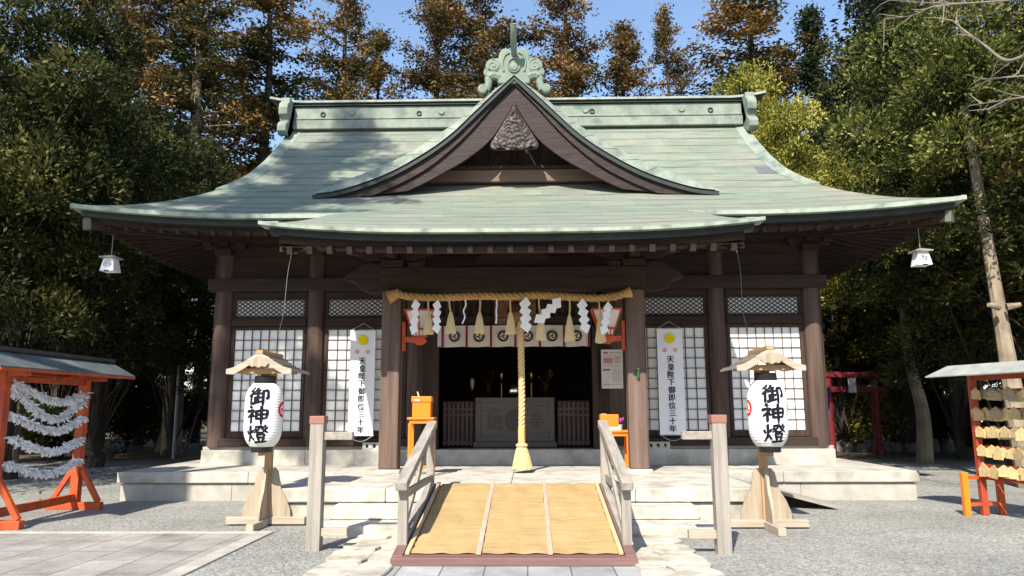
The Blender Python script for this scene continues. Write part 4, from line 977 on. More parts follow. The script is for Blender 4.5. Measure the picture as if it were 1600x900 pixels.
for i, (u, vb, where) in enumerate(tl):
    x, zt_ = at(u, 466, 12.78); _, zb_ = at(u, vb, 12.78); L = zt_ - zb_
    o = thing('straw_tassel', 'straw tassel hanging from the thick rope, ' + where, 'tassel', (x, 12.79, zt_), group='straw tassels on the rope')
    lean = 0.02 * sin(i * 2.1)
    twisted([(0, 0, 0.02), (0.004, 0, -L * 0.2), (0.01 + lean, 0, -L * 0.42)], 0.016, 2, 0.06, 60).build('cord', straw2_m, o, smooth='all')
    b = MB(); rr = random.Random(i); n = 16; R = []
    for k in range(6):
        t = k / 5; r_ = 0.022 + 0.07 * t ** 0.75; z = -L * (0.40 + 0.60 * t)
        R.append([(0.01 + lean + r_ * cos(2 * pi * q / n) * (1 + 0.12 * (q % 2)), r_ * 0.55 * sin(2 * pi * q / n), z + (rr.uniform(-0.02, 0.02) if k == 5 else 0)) for q in range(n)])
    b.rings(R); b.build('straw_fringe', straw2_m, o)
be = thing('shrine_bell', 'round brown bronze bell hanging under the porch beam', 'bell', (0.05, 13.05, 3.62), world=True)
b = MB(); b.lathe([(0.02, 3.44), (0.06, 3.42), (0.14, 3.34), (0.175, 3.24), (0.19, 3.22), (0.19, 3.20), (0.175, 3.18), (0.13, 3.09), (0.05, 3.04), (0.01, 3.03)], (0.05, 13.05, 0), 24); b.build('body', bronze_m, be, smooth=True)
b = MB(); b.tube([(0.05, 13.05, 3.43), (0.05, 13.05, 3.63)], 0.02, 8); b.build('hanger', bronze_m, be)
br = thing('bell_rope', 'thick hemp bell rope with a wooden sleeve and a broom like tassel', 'rope', (0.14, 13.0, 0.52), world=True)
twisted([(0.13, 12.98, 3.10), (0.14, 12.985, 2.4), (0.145, 13.0, 1.7), (0.14, 13.0, 1.22)], 0.056, 3, 0.22, 260).build('rope', hemp_m, br, smooth='all')
b = MB(); b.lathe([(0.058, 0.97), (0.062, 0.975), (0.062, 1.245), (0.058, 1.25)], (0.14, 13.0, 0), 8); b.build('wooden_sleeve', M('honey sleeve wood', (0.60, 0.36, 0.11), 0.6, scale=2, stretch=WV, col2=(0.70, 0.45, 0.16)), br, bevel=0.004)
b = MB(); b.lathe([(0.06, 0.985), (0.09, 0.97), (0.105, 0.945), (0.09, 0.92), (0.075, 0.905)], (0.14, 13.0, 0), 20); b.build('knot_ring', straw2_m, br, smooth=True)
b = MB(); R = []; n = 40; rr = random.Random(2)
for k in range(8):
    t = k / 7; r_ = 0.085 + 0.085 * t ** 0.8
    R.append([(0.14 + 0.01 * t + r_ * cos(2 * pi * q / n) * (1 + 0.06 * (q % 2)), 13.0 + r_ * sin(2 * pi * q / n) * (1 + 0.06 * (q % 2)), 0.91 - 0.35 * t + (rr.uniform(-0.018, 0.012) if k == 7 else 0)) for q in range(n)])
b.rings(R); b.build('tassel', M('pale broom straw', (0.50, 0.37, 0.15), 0.9, scale=10, stretch=(20, 20, 0.8), bump=0.6, bscale=8, col2=(0.66, 0.53, 0.27)), br)

# red six sided wall lanterns on the porch pillars
def wall_lantern(sx, lab):
    o = thing('wall_lantern', lab, 'lantern', (sx * 1.955, 13.05, 2.57), group='red wall lanterns'); o.scale = (1.18, 1.1, 0.82)
    m = -sx
    b = MB(); b.box(0 if m > 0 else -0.05, 0.05 if m > 0 else 0, -0.05, 0.05, 0.0, 0.62); b.build('mounting_bar', red_m, o, bevel=0.006)
    b = MB(); b.prism([(m * x, z) for x, z in [(0.05, 0.20), (0.05, 0.30), (0.22, 0.30), (0.34, 0.28), (0.37, 0.2), (0.30, 0.13), (0.22, 0.13), (0.18, 0.18)]], -0.045, 0.045); b.build('bracket_arm', red_m, o, bevel=0.006)
    cx = m * 0.27; z0, z1, z2, z3 = 0.31, 0.44, 0.50, 0.88
    def hexr(r, z): return [(cx + r * cos(pi / 6 + pi / 3 * k), r * sin(pi / 6 + pi / 3 * k), z) for k in range(6)]
    b = MB(); b.rings([hexr(0.10, z0), hexr(0.125, z1)]); b.rings([hexr(0.135, z1 + 0.02), hexr(0.235, z3 - 0.03)]); b.build('lantern_paper', M('lantern paper', (0.70, 0.66, 0.60), 0.9, var=0.06), o)
    b = MB()
    def frame(ra, za, rb_, zb_, t):
        A_, B2 = hexr(ra, za), hexr(rb_, zb_)
        for k in range(6):
            b.bar(A_[k], B2[k], t, t); b.bar(A_[k], A_[(k + 1) % 6], t, t); b.bar(B2[k], B2[(k + 1) % 6], t, t)
    frame(0.105, z0, 0.132, z1, 0.018); frame(0.145, z1 + 0.02, 0.245, z3 - 0.03, 0.022)
    for k in range(6):
        p, q = hexr(0.107, z0), hexr(0.134, z1); a = Vector(p[k]).lerp(Vector(p[(k + 1) % 6]), 0.5); c = Vector(q[k]).lerp(Vector(q[(k + 1) % 6]), 0.5); b.bar(a, c, 0.01, 0.01)
    b.rings([hexr(0.27, z3 - 0.025), hexr(0.27, z3 - 0.005), hexr(0.08, z3 + 0.03)]); b.build('lantern_frame', red_m, o)
    return o
wall_lantern(-1, 'red six sided lantern on the left porch pillar')
wall_lantern(1, 'red six sided lantern on the right porch pillar')

# notice board, small bell charm, tables and boxes on the porch floor
nb = thing('notice_board', 'white printed notice board on the wall right of the doorway', 'notice board', (1.79, 14.96, 2.02), world=True)
x0, z1 = at(939, 546, 14.9); x1, z0 = at(974, 607, 14.9)
b = MB(); b.box(x0, x1, 14.90, 14.925, z0, z1); b.build('board', M('off white board', (0.62, 0.58, 0.53), 0.7, var=0.05), nb, bevel=0.012)
W_, H_ = x1 - x0, z1 - z0
def nbx(a0, a1, c0, c1, y=14.897): return (x0 + W_ * a0, x0 + W_ * a1, y, 14.8995, z1 - H_ * c1, z1 - H_ * c0)
b = MB(); b.prism([(x0 + W_ * (0.21 + 0.12 * cos(t)), z1 - H_ * 0.085 + H_ * 0.03 * sin(t)) for t in [2 * pi * k / 20 for k in range(20)]], 14.897, 14.8995)
for k in range(5): b.box(*nbx(0.10, 0.54, 0.225 + 0.028 * k, 0.243 + 0.028 * k))
for k in range(5): b.box(*nbx(0.62, 0.93, 0.20 + 0.032 * k, 0.214 + 0.032 * k))
b.box(*nbx(0.06, 0.42, 0.50, 0.55)); b.build('red_print', M('dull red print', (0.36, 0.10, 0.09), 0.8), nb)
b = MB()
for k, c in enumerate((0.62, 0.72, 0.80, 0.86, 0.92)): b.box(*nbx(0.10 if k < 1 else 0.06, 0.40, c, c + 0.005))
for k in range(12): b.box(*nbx(0.50, 0.94, 0.50 + 0.030 * k, 0.508 + 0.030 * k))
for c in (0.135, 0.155, 0.175, 0.20, 0.38, 0.41, 0.43): b.box(*nbx(0.08, 0.54, c, c + 0.006)); b.box(*nbx(0.62, 0.93, c + 0.01, c + 0.016))
b.box(*nbx(0.575, 0.582, 0.12, 0.46)); b.box(*nbx(0.06, 0.94, 0.89, 0.905)); b.build('small_print', M('grey print', (0.30, 0.27, 0.25), 0.8), nb)
v, f = text_geo('厄年早見表', 0.047); b = MB(); b.add([(x0 + W_ * 0.66 + p[0], 14.896, z1 - H_ * 0.085 + p[1]) for p in v], f); b.build('lettering', ink_m, nb, fixn=False)

gc = thing('glass_charm', 'small green glass charm with a gold top on the right porch pillar', 'charm', (2.20, 12.86, 2.0), world=True)
x, z = at(997, 583, 12.85)
b = MB(); b.lathe([(0.018, z - 0.085), (0.024, z - 0.08), (0.024, z + 0.06), (0.018, z + 0.065)], (x, 12.845, 0), 12); b.build('tube', M('green glass', (0.012, 0.10, 0.035), 0.2), gc, smooth=True)
b = MB(); b.lathe([(0.028, z + 0.066), (0.03, z + 0.08), (0.012, z + 0.10), (0.006, z + 0.13)], (x, 12.845, 0), 12); b.build('cap', gold_m, gc, smooth=True)

def small_table(name_lab, cx, cy_, ztop, wx, wy, nleg):
    t = thing('small_table', name_lab, 'table', (cx, cy_, PZ), group='small orange tables')
    h = ztop - PZ
    b = MB(); b.box(-wx / 2, wx / 2, -wy / 2, wy / 2, h - 0.035, h); b.build('table_top', orange_m, t, bevel=0.006)
    b = MB(); b.box(-wx / 2 + 0.03, wx / 2 - 0.03, -wy / 2 + 0.03, wy / 2 - 0.03, h - 0.10, h - 0.036); b.build('apron', orange_m, t, bevel=0.004)
    for x in (-wx / 2 + 0.04, wx / 2 - 0.04):
        for y in (-wy / 2 + 0.04, wy / 2 - 0.04): b = MB(); b.box(x - 0.022, x + 0.022, y - 0.022, y + 0.022, 0.0, h - 0.1); b.build('leg', orange_m, t, bevel=0.003)
    for y in (-wy / 2 + 0.04, wy / 2 - 0.04): b = MB(); b.box(-wx / 2 + 0.06, wx / 2 - 0.06, y - 0.012, y + 0.012, 0.12, 0.15); b.build('stretcher', orange_m, t)
    return t
xA, zA = at(659, 652, 12.45); small_table('slender orange table beside the left porch pillar', xA, 12.5, zA, 0.44, 0.40, 4)
bxA = thing('fortune_slip_box', 'tall orange box on the left slender table', 'box', (xA, 12.5, zA), group='orange boxes')
b = MB(); b.box(-0.15, 0.15, -0.12, 0.14, 0.002, 0.25); b.build('body', orange_m, bxA, bevel=0.006)
b = MB(); b.box(-0.165, 0.165, -0.135, 0.15, 0.25, 0.34); b.build('lid', orange_m, bxA, bevel=0.006)
b = MB(); b.box(-0.11, -0.03, -0.138, -0.1355, 0.265, 0.295); b.build('label', paper_m, bxA)
b = MB(); b.bar((-0.06, 0, 0.34), (-0.085, 0.0, 0.42), 0.035, 0.02); b.build('slip', straw2_m, bxA)
xB, zB = at(959, 672, 13.3); small_table('low orange table beside the right porch pillar', xB + 0.02, 13.3, zB, 0.48, 0.40, 4)
bxB = thing('donation_box', 'orange box with red side on the right table', 'box', (xB - 0.06, 13.36, zB), group='orange boxes')
b = MB(); b.box(-0.17, 0.15, -0.06, 0.12, 0.002, 0.27); b.build('body', orange_m, bxB, bevel=0.006)
b = MB(); b.box(-0.178, -0.171, -0.05, 0.11, 0.01, 0.25); b.build('side_panel', red_m, bxB)
b = MB(); b.box(-0.15, -0.06, -0.02, 0.05, 0.271, 0.285); b.build('slot_cover', pale_wood_h, bxB)
lf = tag(MB().box(xB - 0.12, xB + 0.10, 13.13, 13.22, zB + 0.002, zB + 0.055).build('leaflet_tray', paper_m, bevel=0.004), 'stack of white leaflets at the front of the right table', 'leaflets')
vs = thing('flower_cup', 'glass cup of purple flowers on the right table', 'flowers', (xB + 0.10, 13.16, zB + 0.001))
b = MB(); b.lathe([(0.03, 0), (0.04, 0.1), (0.036, 0.1), (0.027, 0.01)], (0, 0, 0), 14); b.build('cup', M('dull glass', (0.35, 0.36, 0.33), 0.2), vs, smooth=True)
b = MB(); rr = random.Random(4)
for k in range(9): a_ = rr.uniform(0, 6.3); q = rr.uniform(0.01, 0.06); b.lathe([(0.005, 0.12), (0.018, 0.135 + 0.03), (0.012, 0.18)], (q * cos(a_), q * sin(a_), rr.uniform(-0.01, 0.05)), 7)
b.build('flowers', M('violet petals', (0.20, 0.04, 0.30), 0.7, col2=(0.5, 0.08, 0.2), scale=20), vs)

# hanging scroll banners
def banner(cx, lab, y):
    o = thing('hanging_banner', lab, 'banner', (cx, y, 1.06), group='white hanging banners')
    H, W = 2.05, 0.50
    b = MB(); R = [[(-W / 2 + W * k / 8, 0.008 * sin(3.1 * z + k * 0.5), z) for k in range(9)] for z in np.linspace(0, H, 25)]
    b.rings(R, closed=False); cl = b.build('cloth', cloth_m, o, smooth='all')
    for z in (0, H): b = MB(); b.tube([(-W / 2 - 0.01, 0, z), (W / 2 + 0.01, 0, z)], 0.009, 8); b.build('rod', M('white rod', (0.6, 0.6, 0.62), 0.5), o)
    b = MB(); b.tube([(-W / 2, 0, H), (0, 0.02, H + 0.15)], 0.004, 5); b.tube([(W / 2, 0, H), (0, 0.02, H + 0.15)], 0.004, 5)
    b.tube(catmull([(-W / 2, 0, 0), (-0.1, 0, -0.09), (0.0, 0, -0.11), (0.1, 0, -0.09), (W / 2, 0, 0)], 4), 0.004, 5); b.build('cord', M('white cord', (0.55, 0.54, 0.5), 0.8), o)
    yy = -0.016
    b = MB(); b.add([(p[0], yy, H - 0.19 + p[1]) for p in disc(0.098, 32)], [tuple(range(32))]); b.build('sun_disc', yellow_m, cl, fixn=False)
    b = MB()
    for ch, x in (('奉', -0.105), ('祝', 0.105)):
        v, f = text_geo(ch, 0.10); b.add([(x + p[0], yy, H - 0.42 + p[1]) for p in v], f)
    b.build('red_lettering', pinkink_m, cl, fixn=False)
    b = MB()
    for k, ch in enumerate('天皇陛下御即位三十年'):
        v, f = text_geo(ch, 0.142)
        for q, (ox, oz) in enumerate(((-0.0035, 0), (0.0035, 0.001), (0, 0.003))): b.add([(p[0] + ox - 0.05 * p[1] + 0.004 * sin(k * 2), yy - 0.0004 * q, H - 0.60 - 0.1485 * k + p[1] * 1.0 + oz + 0.05 * p[0]) for p in v], f)
    b.build('black_lettering', ink_m, cl, fixn=False)
    return o
xL = (at(544, 517, 14.72)[0] + at(587, 682, 14.72)[0]) / 2
banner(xL, 'white banner with a yellow disc hanging on the left side, partly sunlit', 14.72)
xR = (at(1025, 514, 14.72)[0] + at(1073, 680, 14.72)[0]) / 2
banner(xR, 'white banner with a yellow disc hanging right of the doorway, all in shade', 14.72)

# hollow concrete blocks on the foundation ledge
for u, lab in ((583, 'hollow concrete block on the ledge left of the porch'), (1030, 'hollow concrete block on the ledge right of the porch')):
    x, _ = at(u, 700, 14.8)
    o = thing('concrete_block', lab, 'block', (x, 14.99, ZF), group='concrete blocks')
    b = MB(); W_ = 0.23
    xs = [-W_, -0.165, -0.115, -0.03, 0.03, 0.115, 0.165, W_]
    b.box(-W_, W_, -0.095, 0.0, 0.0, 0.035); b.box(-W_, W_, -0.095, 0.0, 0.105, 0.14)
    for k in (0, 2, 4, 6): b.box(xs[k], xs[k + 1], -0.095, 0.0, 0.035, 0.105)
    b.box(-W_, W_, -0.02, 0.0, 0.035, 0.105)
    b.build('block', concrete_m, o)

# ------------------------------------------------------------------ ramp with mats and railings
rp = thing('wooden_ramp', 'timber ramp covered with three straw mats between two railings', 'ramp', (0, 9.2, 0), world=True)
yA, zA_, yB, zB_ = 7.82, 0.075, 10.62, 0.515
def rz_(y): return zA_ + (zB_ - zA_) * (y - yA) / (yB - yA)
brown_m = M('plum brown timber', (0.15, 0.075, 0.068), 0.6, scale=2, stretch=WH, bump=0.15, bscale=6, col2=(0.20, 0.11, 0.10))
b = MB(); b.prismx([(yA, 0.0), (yA, zA_), (yB, zB_), (yB, zB_ - 0.06), (yA + 0.35, 0.0)], -1.12, 1.12); b.build('deck', brown_m, rp)
b = MB(); b.box(-1.235, 1.235, 7.76, 7.92, 0.012, 0.088); b.build('base_board', brown_m, rp, bevel=0.006)
for sx in (-1, 1): b = MB(); b.prismx([(yA + 0.02, 0.012), (yA + 0.02, rz_(yA) + 0.025), (yB, zB_ + 0.03), (yB, zB_ - 0.12)], sx * 1.125, sx * 1.235); b.build('side_beam', brown_m, rp, bevel=0.006)
mat_m = bpy.data.materials.new('woven straw mat'); mat_m.use_nodes = True
def _mat():
    nt = mat_m.node_tree; n = nt.nodes; l = nt.links; p = n['Principled BSDF']; p.inputs['Roughness'].default_value = 0.85
    tc = n.new('ShaderNodeTexCoord'); nz = n.new('ShaderNodeTexNoise'); nz.inputs['Scale'].default_value = 2.2; nz.inputs['Detail'].default_value = 7; nz.inputs['Roughness'].default_value = 0.7; l.new(tc.outputs['Object'], nz.inputs[0])
    mp = n.new('ShaderNodeMapping'); mp.inputs['Scale'].default_value = (1.2, 60, 1); l.new(tc.outputs['Object'], mp.inputs[0])
    n2 = n.new('ShaderNodeTexNoise'); n2.inputs['Scale'].default_value = 1.5; n2.inputs['Detail'].default_value = 4; l.new(mp.outputs[0], n2.inputs[0])
    cr = n.new('ShaderNodeValToRGB'); l.new(nz.outputs[0], cr.inputs[0]); e = cr.color_ramp.elements
    e[0].position = 0.28; e[0].color = (0.34, 0.225, 0.09, 1); e[1].position = 0.72; e[1].color = (0.47, 0.325, 0.15, 1); q = e.new(0.5); q.color = (0.415, 0.28, 0.12, 1)
    mx = n.new('ShaderNodeMix'); mx.data_type = 'RGBA'; mx.blend_type = 'MULTIPLY'; mx.inputs[0].default_value = 1
    mr = n.new('ShaderNodeMapRange'); mr.inputs[1].default_value = 0.3; mr.inputs[2].default_value = 0.7; mr.inputs[3].default_value = 0.75; mr.inputs[4].default_value = 1.2; l.new(n2.outputs[0], mr.inputs[0])
    l.new(cr.outputs[0], mx.inputs[6]); l.new(mr.outputs[0], mx.inputs[7]); l.new(mx.outputs[2], p.inputs['Base Color'])
    wv = n.new('ShaderNodeTexWave'); wv.inputs['Scale'].default_value = 16; wv.inputs['Distortion'].default_value = 1.5; wv.bands_direction = 'X'; l.new(tc.outputs['Object'], wv.inputs[0])
    ad = n.new('ShaderNodeMath'); ad.operation = 'ADD'; l.new(wv.outputs[0], ad.inputs[0]); l.new(n2.outputs[0], ad.inputs[1])
    bp = n.new('ShaderNodeBump'); bp.inputs['Strength'].default_value = 0.5; bp.inputs['Distance'].default_value = 0.008; l.new(ad.outputs[0], bp.inputs['Height']); l.new(bp.outputs[0], p.inputs['Normal'])
_mat()
batten_m = M('pinkish batten timber', (0.40, 0.27, 0.20), 0.7, scale=2, stretch=WD, bump=0.15, bscale=6, col2=(0.52, 0.37, 0.29))
rm = random.Random(9)
for (x0, x1) in ((-1.05, -0.375), (-0.325, 0.345), (0.395, 1.06)):
    b = MB(); R = []
    for k in range(45):
        y = yA + 0.10 + (yB - yA + 0.04) * k / 44
        e0, e1 = rm.uniform(-0.008, 0.006), rm.uniform(-0.006, 0.008)
        row = [(x0 + e0 + (x1 + e1 - x0 - e0) * j / 14, y, rz_(min(y, yB)) + 0.014 + 0.004 * sin(y * 5 + j) + 0.003 * sin(j * 1.3 + x0)) for j in range(15)]
        R.append(row)
    b.rings(R, closed=False); b.build('straw_mat', mat_m, rp, smooth='all')
for (xa, xb) in ((-0.36, -0.345), (0.37, 0.372)):
    b = MB(); b.bar((xa, yA + 0.07, rz_(yA) + 0.03), (xb, yB + 0.1, zB_ + 0.03), 0.052, 0.022); b.build('batten', batten_m, rp, bevel=0.004)
batten2_m = M('straw coloured edge batten', (0.50, 0.34, 0.18), 0.7, scale=2, stretch=WD, col2=(0.62, 0.44, 0.25))
for sx in (-1, 1): b = MB(); b.bar((sx * 1.085, yA + 0.07, rz_(yA) + 0.035), (sx * 1.085, yB, zB_ + 0.035), 0.045, 0.03); b.build('edge_batten', batten2_m, rp, bevel=0.004)
for sx in (-1, 1):
    xr = sx * 1.185; y0, y1 = 8.20, 10.42
    for y, zt_ in ((y0, 0.76), (y1, 1.30)): b = MB(); b.box(xr - 0.05, xr + 0.05, y - 0.05, y + 0.05, rz_(y) - 0.02, zt_); b.build('railing_post', grey_wood, rp, bevel=0.006)
    b = MB(); b.bar((xr, y0 - 0.17, 0.755), (xr, y1 + 0.17, 1.355), 0.125, 0.095); b.build('handrail', grey_wood_d, rp, bevel=0.01)
    b = MB(); b.bar((xr - 0.015, y0 + 0.05, rz_(y0) + 0.10), (xr - 0.015, y1 - 0.05, 1.20), 0.035, 0.085); b.bar((xr + 0.018, y0 + 0.05, 0.66), (xr + 0.018, y1 - 0.05, rz_(y1) + 0.16), 0.035, 0.085); b.build('brace', grey_wood_d, rp)
    b = MB(); b.bar((xr, y0, rz_(y0) + 0.05), (xr, y1, rz_(y1) + 0.05), 0.09, 0.08); b.build('bottom_rail', grey_wood_d, rp, bevel=0.006)

rp.location.x += 0.10
# posts with stub arms either side of the ramp
def gate_post(x, y, sx, lab):
    o = thing('gate_post', lab, 'post', (x, y, 0), group='bleached gate posts')
    b = MB(); b.box(-0.078, 0.078, -0.078, 0.078, -0.05, 1.41); b.build('post', grey_wood, o, bevel=0.008)
    b = MB(); b.box(-0.085, 0.085, -0.085, 0.085, 1.395, 1.485); b.build('cap', cap_m, o, bevel=0.006)
    for z, L in ((1.26, 0.33), (0.20, 0.30)):
        b = MB(); b.box(sx * 0.075 if sx > 0 else -0.075 - L, 0.075 + L if sx > 0 else -0.075, -0.045, 0.045, z - 0.045, z + 0.045); b.build('arm', grey_wood_d if z > 1 else pale_wood_h, o, bevel=0.006)
gate_post(-2.16, 8.68, 1, 'bleached square post with two stub arms left of the ramp')
gate_post(2.37, 8.52, -1, 'bleached square post with two stub arms right of the ramp')

# ------------------------------------------------------------------ paper lanterns on roofed stands
def lantern_stand(cx, cy_, lab):
    o = thing('lantern_stand', lab, 'lantern stand', (cx, cy_, 0), group='roofed lantern stands')
    b = MB(); b.box(-0.048, 0.048, -0.048, 0.048, 0.04, 2.10); b.build('post', tan_wood, o, bevel=0.006)
    b = MB(); b.box(-0.54, 0.54, -0.05, 0.05, 0.02, 0.115); b.build('foot', pale_wood_h, o, bevel=0.008)
    b = MB(); b.box(-0.05, 0.05, -0.62, -0.0505, 0.0, 0.10); b.box(-0.05, 0.05, 0.0505, 0.62, 0.0, 0.10); b.build('foot', pale_wood_h, o, bevel=0.008)
    prof = [(0.05, 0.02), (0.33, 0.02), (0.315, 0.16), (0.26, 0.32), (0.185, 0.46), (0.15, 0.60), (0.125, 0.70), (0.075, 0.74), (0.05, 0.70), (0.05, 0.60)]
    inner = [(0.05, 0.10), (0.10, 0.02)]
    for k in range(4):
        b = MB(); poly = [(0.049, 0.10)] + [(0.13, 0.10), (0.20, 0.10)][:0] + [(0.34, 0.10), (0.325, 0.22), (0.27, 0.36), (0.195, 0.48), (0.16, 0.62), (0.14, 0.72), (0.09, 0.775), (0.049, 0.76)]
        b.prism(poly, -0.022, 0.022); Rm = Matrix.Rotation(k * pi / 2, 3, 'Z'); b.v = [tuple(Rm @ Vector(p)) for p in b.v]
        b.build('brace_board', pale_wood, o, bevel=0.005)
    # arms that carry the lantern
    for z, L in ((0.985, 0.36), (2.03, 0.40)): b = MB(); b.box(-0.03, 0.03, -L, -0.045, z - 0.035, z + 0.035); b.build('arm', tan_wood, o, bevel=0.004)
    # little gabled roof, ridge running front to back
    ev, rz0, hw, y0, y1 = 2.06, 2.30, 0.40, -0.55, 0.28
    roofw = M('grey roof shingle wood', (0.20, 0.175, 0.14), 0.8, scale=2, stretch=WD, bump=0.3, bscale=5, col2=(0.31, 0.27, 0.22))
    for sx in (-1, 1):
        pts = [(0.0, rz0), (0.10, rz0 - 0.045), (0.22, rz0 - 0.125), (0.34, rz0 - 0.19), (hw + 0.04, rz0 - 0.215)]
        b = MB(); b.prism([(sx * x, z) for x, z in pts] + [(sx * x, z - 0.03) for x, z in pts[::-1]], y0, y1); rr_ = b.build('roof_slope', roofw, o, bevel=0.003)
        b = MB()
        for k in range(1, 8):
            t = k / 8 * (len(pts) - 1); i = int(t); fx = pts[i][0] + (pts[i + 1][0] - pts[i][0]) * (t - i); fz = pts[i][1] + (pts[i + 1][1] - pts[i][1]) * (t - i)
            b.box(sx * fx - 0.012, sx * fx + 0.012, y0 + 0.02, y1, fz - 0.01, fz + 0.012)
        b.build('roof_batten', roofw, rr_)
        b = MB(); b.prism([(sx * x, z + 0.012) for x, z in pts] + [(sx * x, z - 0.085 + 0.03 * (i == 4)) for i, (x, z) in list(enumerate(pts))[::-1]], y0 - 0.025, y0 - 0.002); b.build('barge_board', pale_wood_h, o, bevel=0.004)
    b = MB(); b.box(-0.045, 0.045, y0 - 0.03, y1 + 0.01, rz0 - 0.004, rz0 + 0.05); b.build('ridge', tan_wood, o, bevel=0.006)
    b = MB(); b.box(-0.30, 0.30, y0 + 0.05, y0 + 0.09, ev - 0.02, ev + 0.05); b.box(-0.27, -0.22, y0 + 0.1, y1 - 0.03, ev - 0.0, ev + 0.06); b.box(0.22, 0.27, y0 + 0.1, y1 - 0.03, ev, ev + 0.06); b.build('eave_beam', tan_wood, o, bevel=0.004)
    pend = [(0.0, rz0 - 0.19), (0.05, rz0 - 0.165), (0.09, rz0 - 0.18), (0.14, rz0 - 0.13), (0.07, rz0 - 0.07), (0.0, rz0 - 0.03)]
    b = MB(); b.prism(pend + [(-x, z) for x, z in pend[::-1][1:-1]], y0 - 0.05, y0 - 0.03); b.build('pendant', pale_wood, o, bevel=0.003)
    return o
def paper_lantern(cx, cy_, crest_side, lab):
    o = thing('paper_lantern', lab, 'lantern', (cx, cy_, 1.0), group='white paper lanterns')
    r0, z0, z1 = 0.247, 0.07, 0.91
    prof = []
    N = 92
    for k in range(N + 1):
        t = k / N; s_ = abs(2 * t - 1); r_ = r0 * (1 - s_ ** 4.6 * 0.40) ; r_ = r_ if s_ < 0.999 else 0.155
        r_ = min(r_, 0.15 + 0.5 * (1 - s_) ** 0.52); rib = 0.0045 * abs(sin(pi * 23 * t)); prof.append((r_ + rib, z0 + (z1 - z0) * t))
    b = MB(); b.lathe(prof, (0, 0, 0), 48); lp = b.build('paper_shade', M('white lantern paper', (0.82, 0.81, 0.78), 0.8, var=0.03), o, smooth='all')
    for z, za in ((z1 - 0.01, z1 + 0.10), (z0 - 0.07, z0 + 0.01)): b = MB(); b.lathe([(0.135, z), (0.14, z + 0.01), (0.14, za - 0.01), (0.13, za)], (0, 0, 0), 28); b.build('rim', black_m, o, smooth=True)
    b = MB(); b.tube([(0.0, 0, z1 + 0.10), (0, 0, 1.03)], 0.012, 6); b.build('hook', black_m, o)
    def wrap(ang0, off):
        def fn(x, z):          # flat lettering bent round the shade
            t = (z - z0) / (z1 - z0); s_ = abs(2 * t - 1); rr_ = min(r0 * (1 - s_ ** 4.6 * 0.40), 0.15 + 0.5 * (1 - s_) ** 0.52) + 0.0062 + off
            a = ang0 + x / r0; return (rr_ * sin(a), -rr_ * cos(a), z)
        return fn
    b = MB(); i = 0
    for K, zc in ((K_GO, 0.735), (K_SHIN, 0.49), (K_TOU, 0.245)):
        for v, f in brush(K, 19.5 if K is not K_TOU else 15.5):
            fn = wrap(0, 0.0004 * (i % 14)); i += 1
            b.add([fn((p[0] - 50) / 100 * 0.285, zc - (p[1] - 50) / 100 * 0.228) for p in v], f)
    b.build('brush_lettering', ink_m, lp, fixn=False)
    for sgn in (-1, 1):
        fn = wrap(sgn * pi / 2, 0.0); b = MB(); zc = 0.56
        n = 10
        for q in range(n):                              # disc built in strips so that it bends with the shade
            ra, rb_ = 0.105 * q / n, 0.105 * (q + 1) / n
            v = [fn(ra * cos(2 * pi * k / 28), zc + ra * sin(2 * pi * k / 28)) for k in range(28)] + [fn(rb_ * cos(2 * pi * k / 28), zc + rb_ * sin(2 * pi * k / 28)) for k in range(28)]
            b.add(v, [(k, (k + 1) % 28, 28 + (k + 1) % 28, 28 + k) for k in range(28)])
        cr = b.build('crest', redink_m, lp, fixn=False)
        fn2 = wrap(sgn * pi / 2, 0.0025); b = MB()
        for pl_ in tomoe(0.088): b.add([fn2(p[0], zc + p[1]) for p in pl_], [tuple(range(len(pl_)))])
        b.build('swirl', M('white crest ink', (0.8, 0.78, 0.76), 0.85), cr, fixn=False)
    return o
lantern_stand(-3.34, 10.50, 'roofed timber lantern stand left of the steps')
paper_lantern(-3.325, 10.16, 1, 'tall white paper lantern with black brush letters on the left stand')
lantern_stand(3.37, 10.22, 'roofed timber lantern stand right of the steps, beside the sloping plank')
paper_lantern(3.36, 9.88, -1, 'tall white paper lantern with black brush letters on the right stand')
for sx, lab in ((-1, 'thin electric cord hanging from the left end of the porch eaves'), (1, 'thin electric cord hanging from the right end of the porch eaves')):
    b = MB(); b.tube(catmull([(sx * 3.92, 12.9, 4.38), (sx * 3.92, 12.7, 3.9), (sx * (3.90 if sx > 0 else 3.93), 12.6, 3.2), (sx * 3.88, 12.2, 2.75), (sx * (3.62 if sx < 0 else 3.78), 11.2, 2.35), (sx * (3.34 if sx < 0 else 3.41), 10.48 if sx < 0 else 10.2, 2.27)], 8), 0.0045, 5)
    tag(b.build('electric_cord', M('pale cord', (0.22, 0.20, 0.18), 0.7)), lab, 'cord')

# sloping plank against the right side of the platform
sp = thing('side_ramp', 'low plank ramp sloping down to the gravel behind the right lantern stand', 'ramp', (4.3, 12.4, 0), world=True)
x0, z0 = 3.44, 0.46
b = MB(); b.bar((3.44, 12.55, 0.445), (5.08, 12.35, 0.03), 0.62, 0.045); b.build('plank', M('grey plank', (0.25, 0.22, 0.18), 0.8, scale=2, stretch=WH, bump=0.2, bscale=6, col2=(0.33, 0.30, 0.25)), sp, bevel=0.004)
b = MB(); b.prism([(3.44, 0.40), (4.9, 0.045), (4.9, 0.0), (3.44, 0.0)], 12.45, 12.62); b.build('support', M('support timber', (0.05, 0.04, 0.035), 0.8), sp)

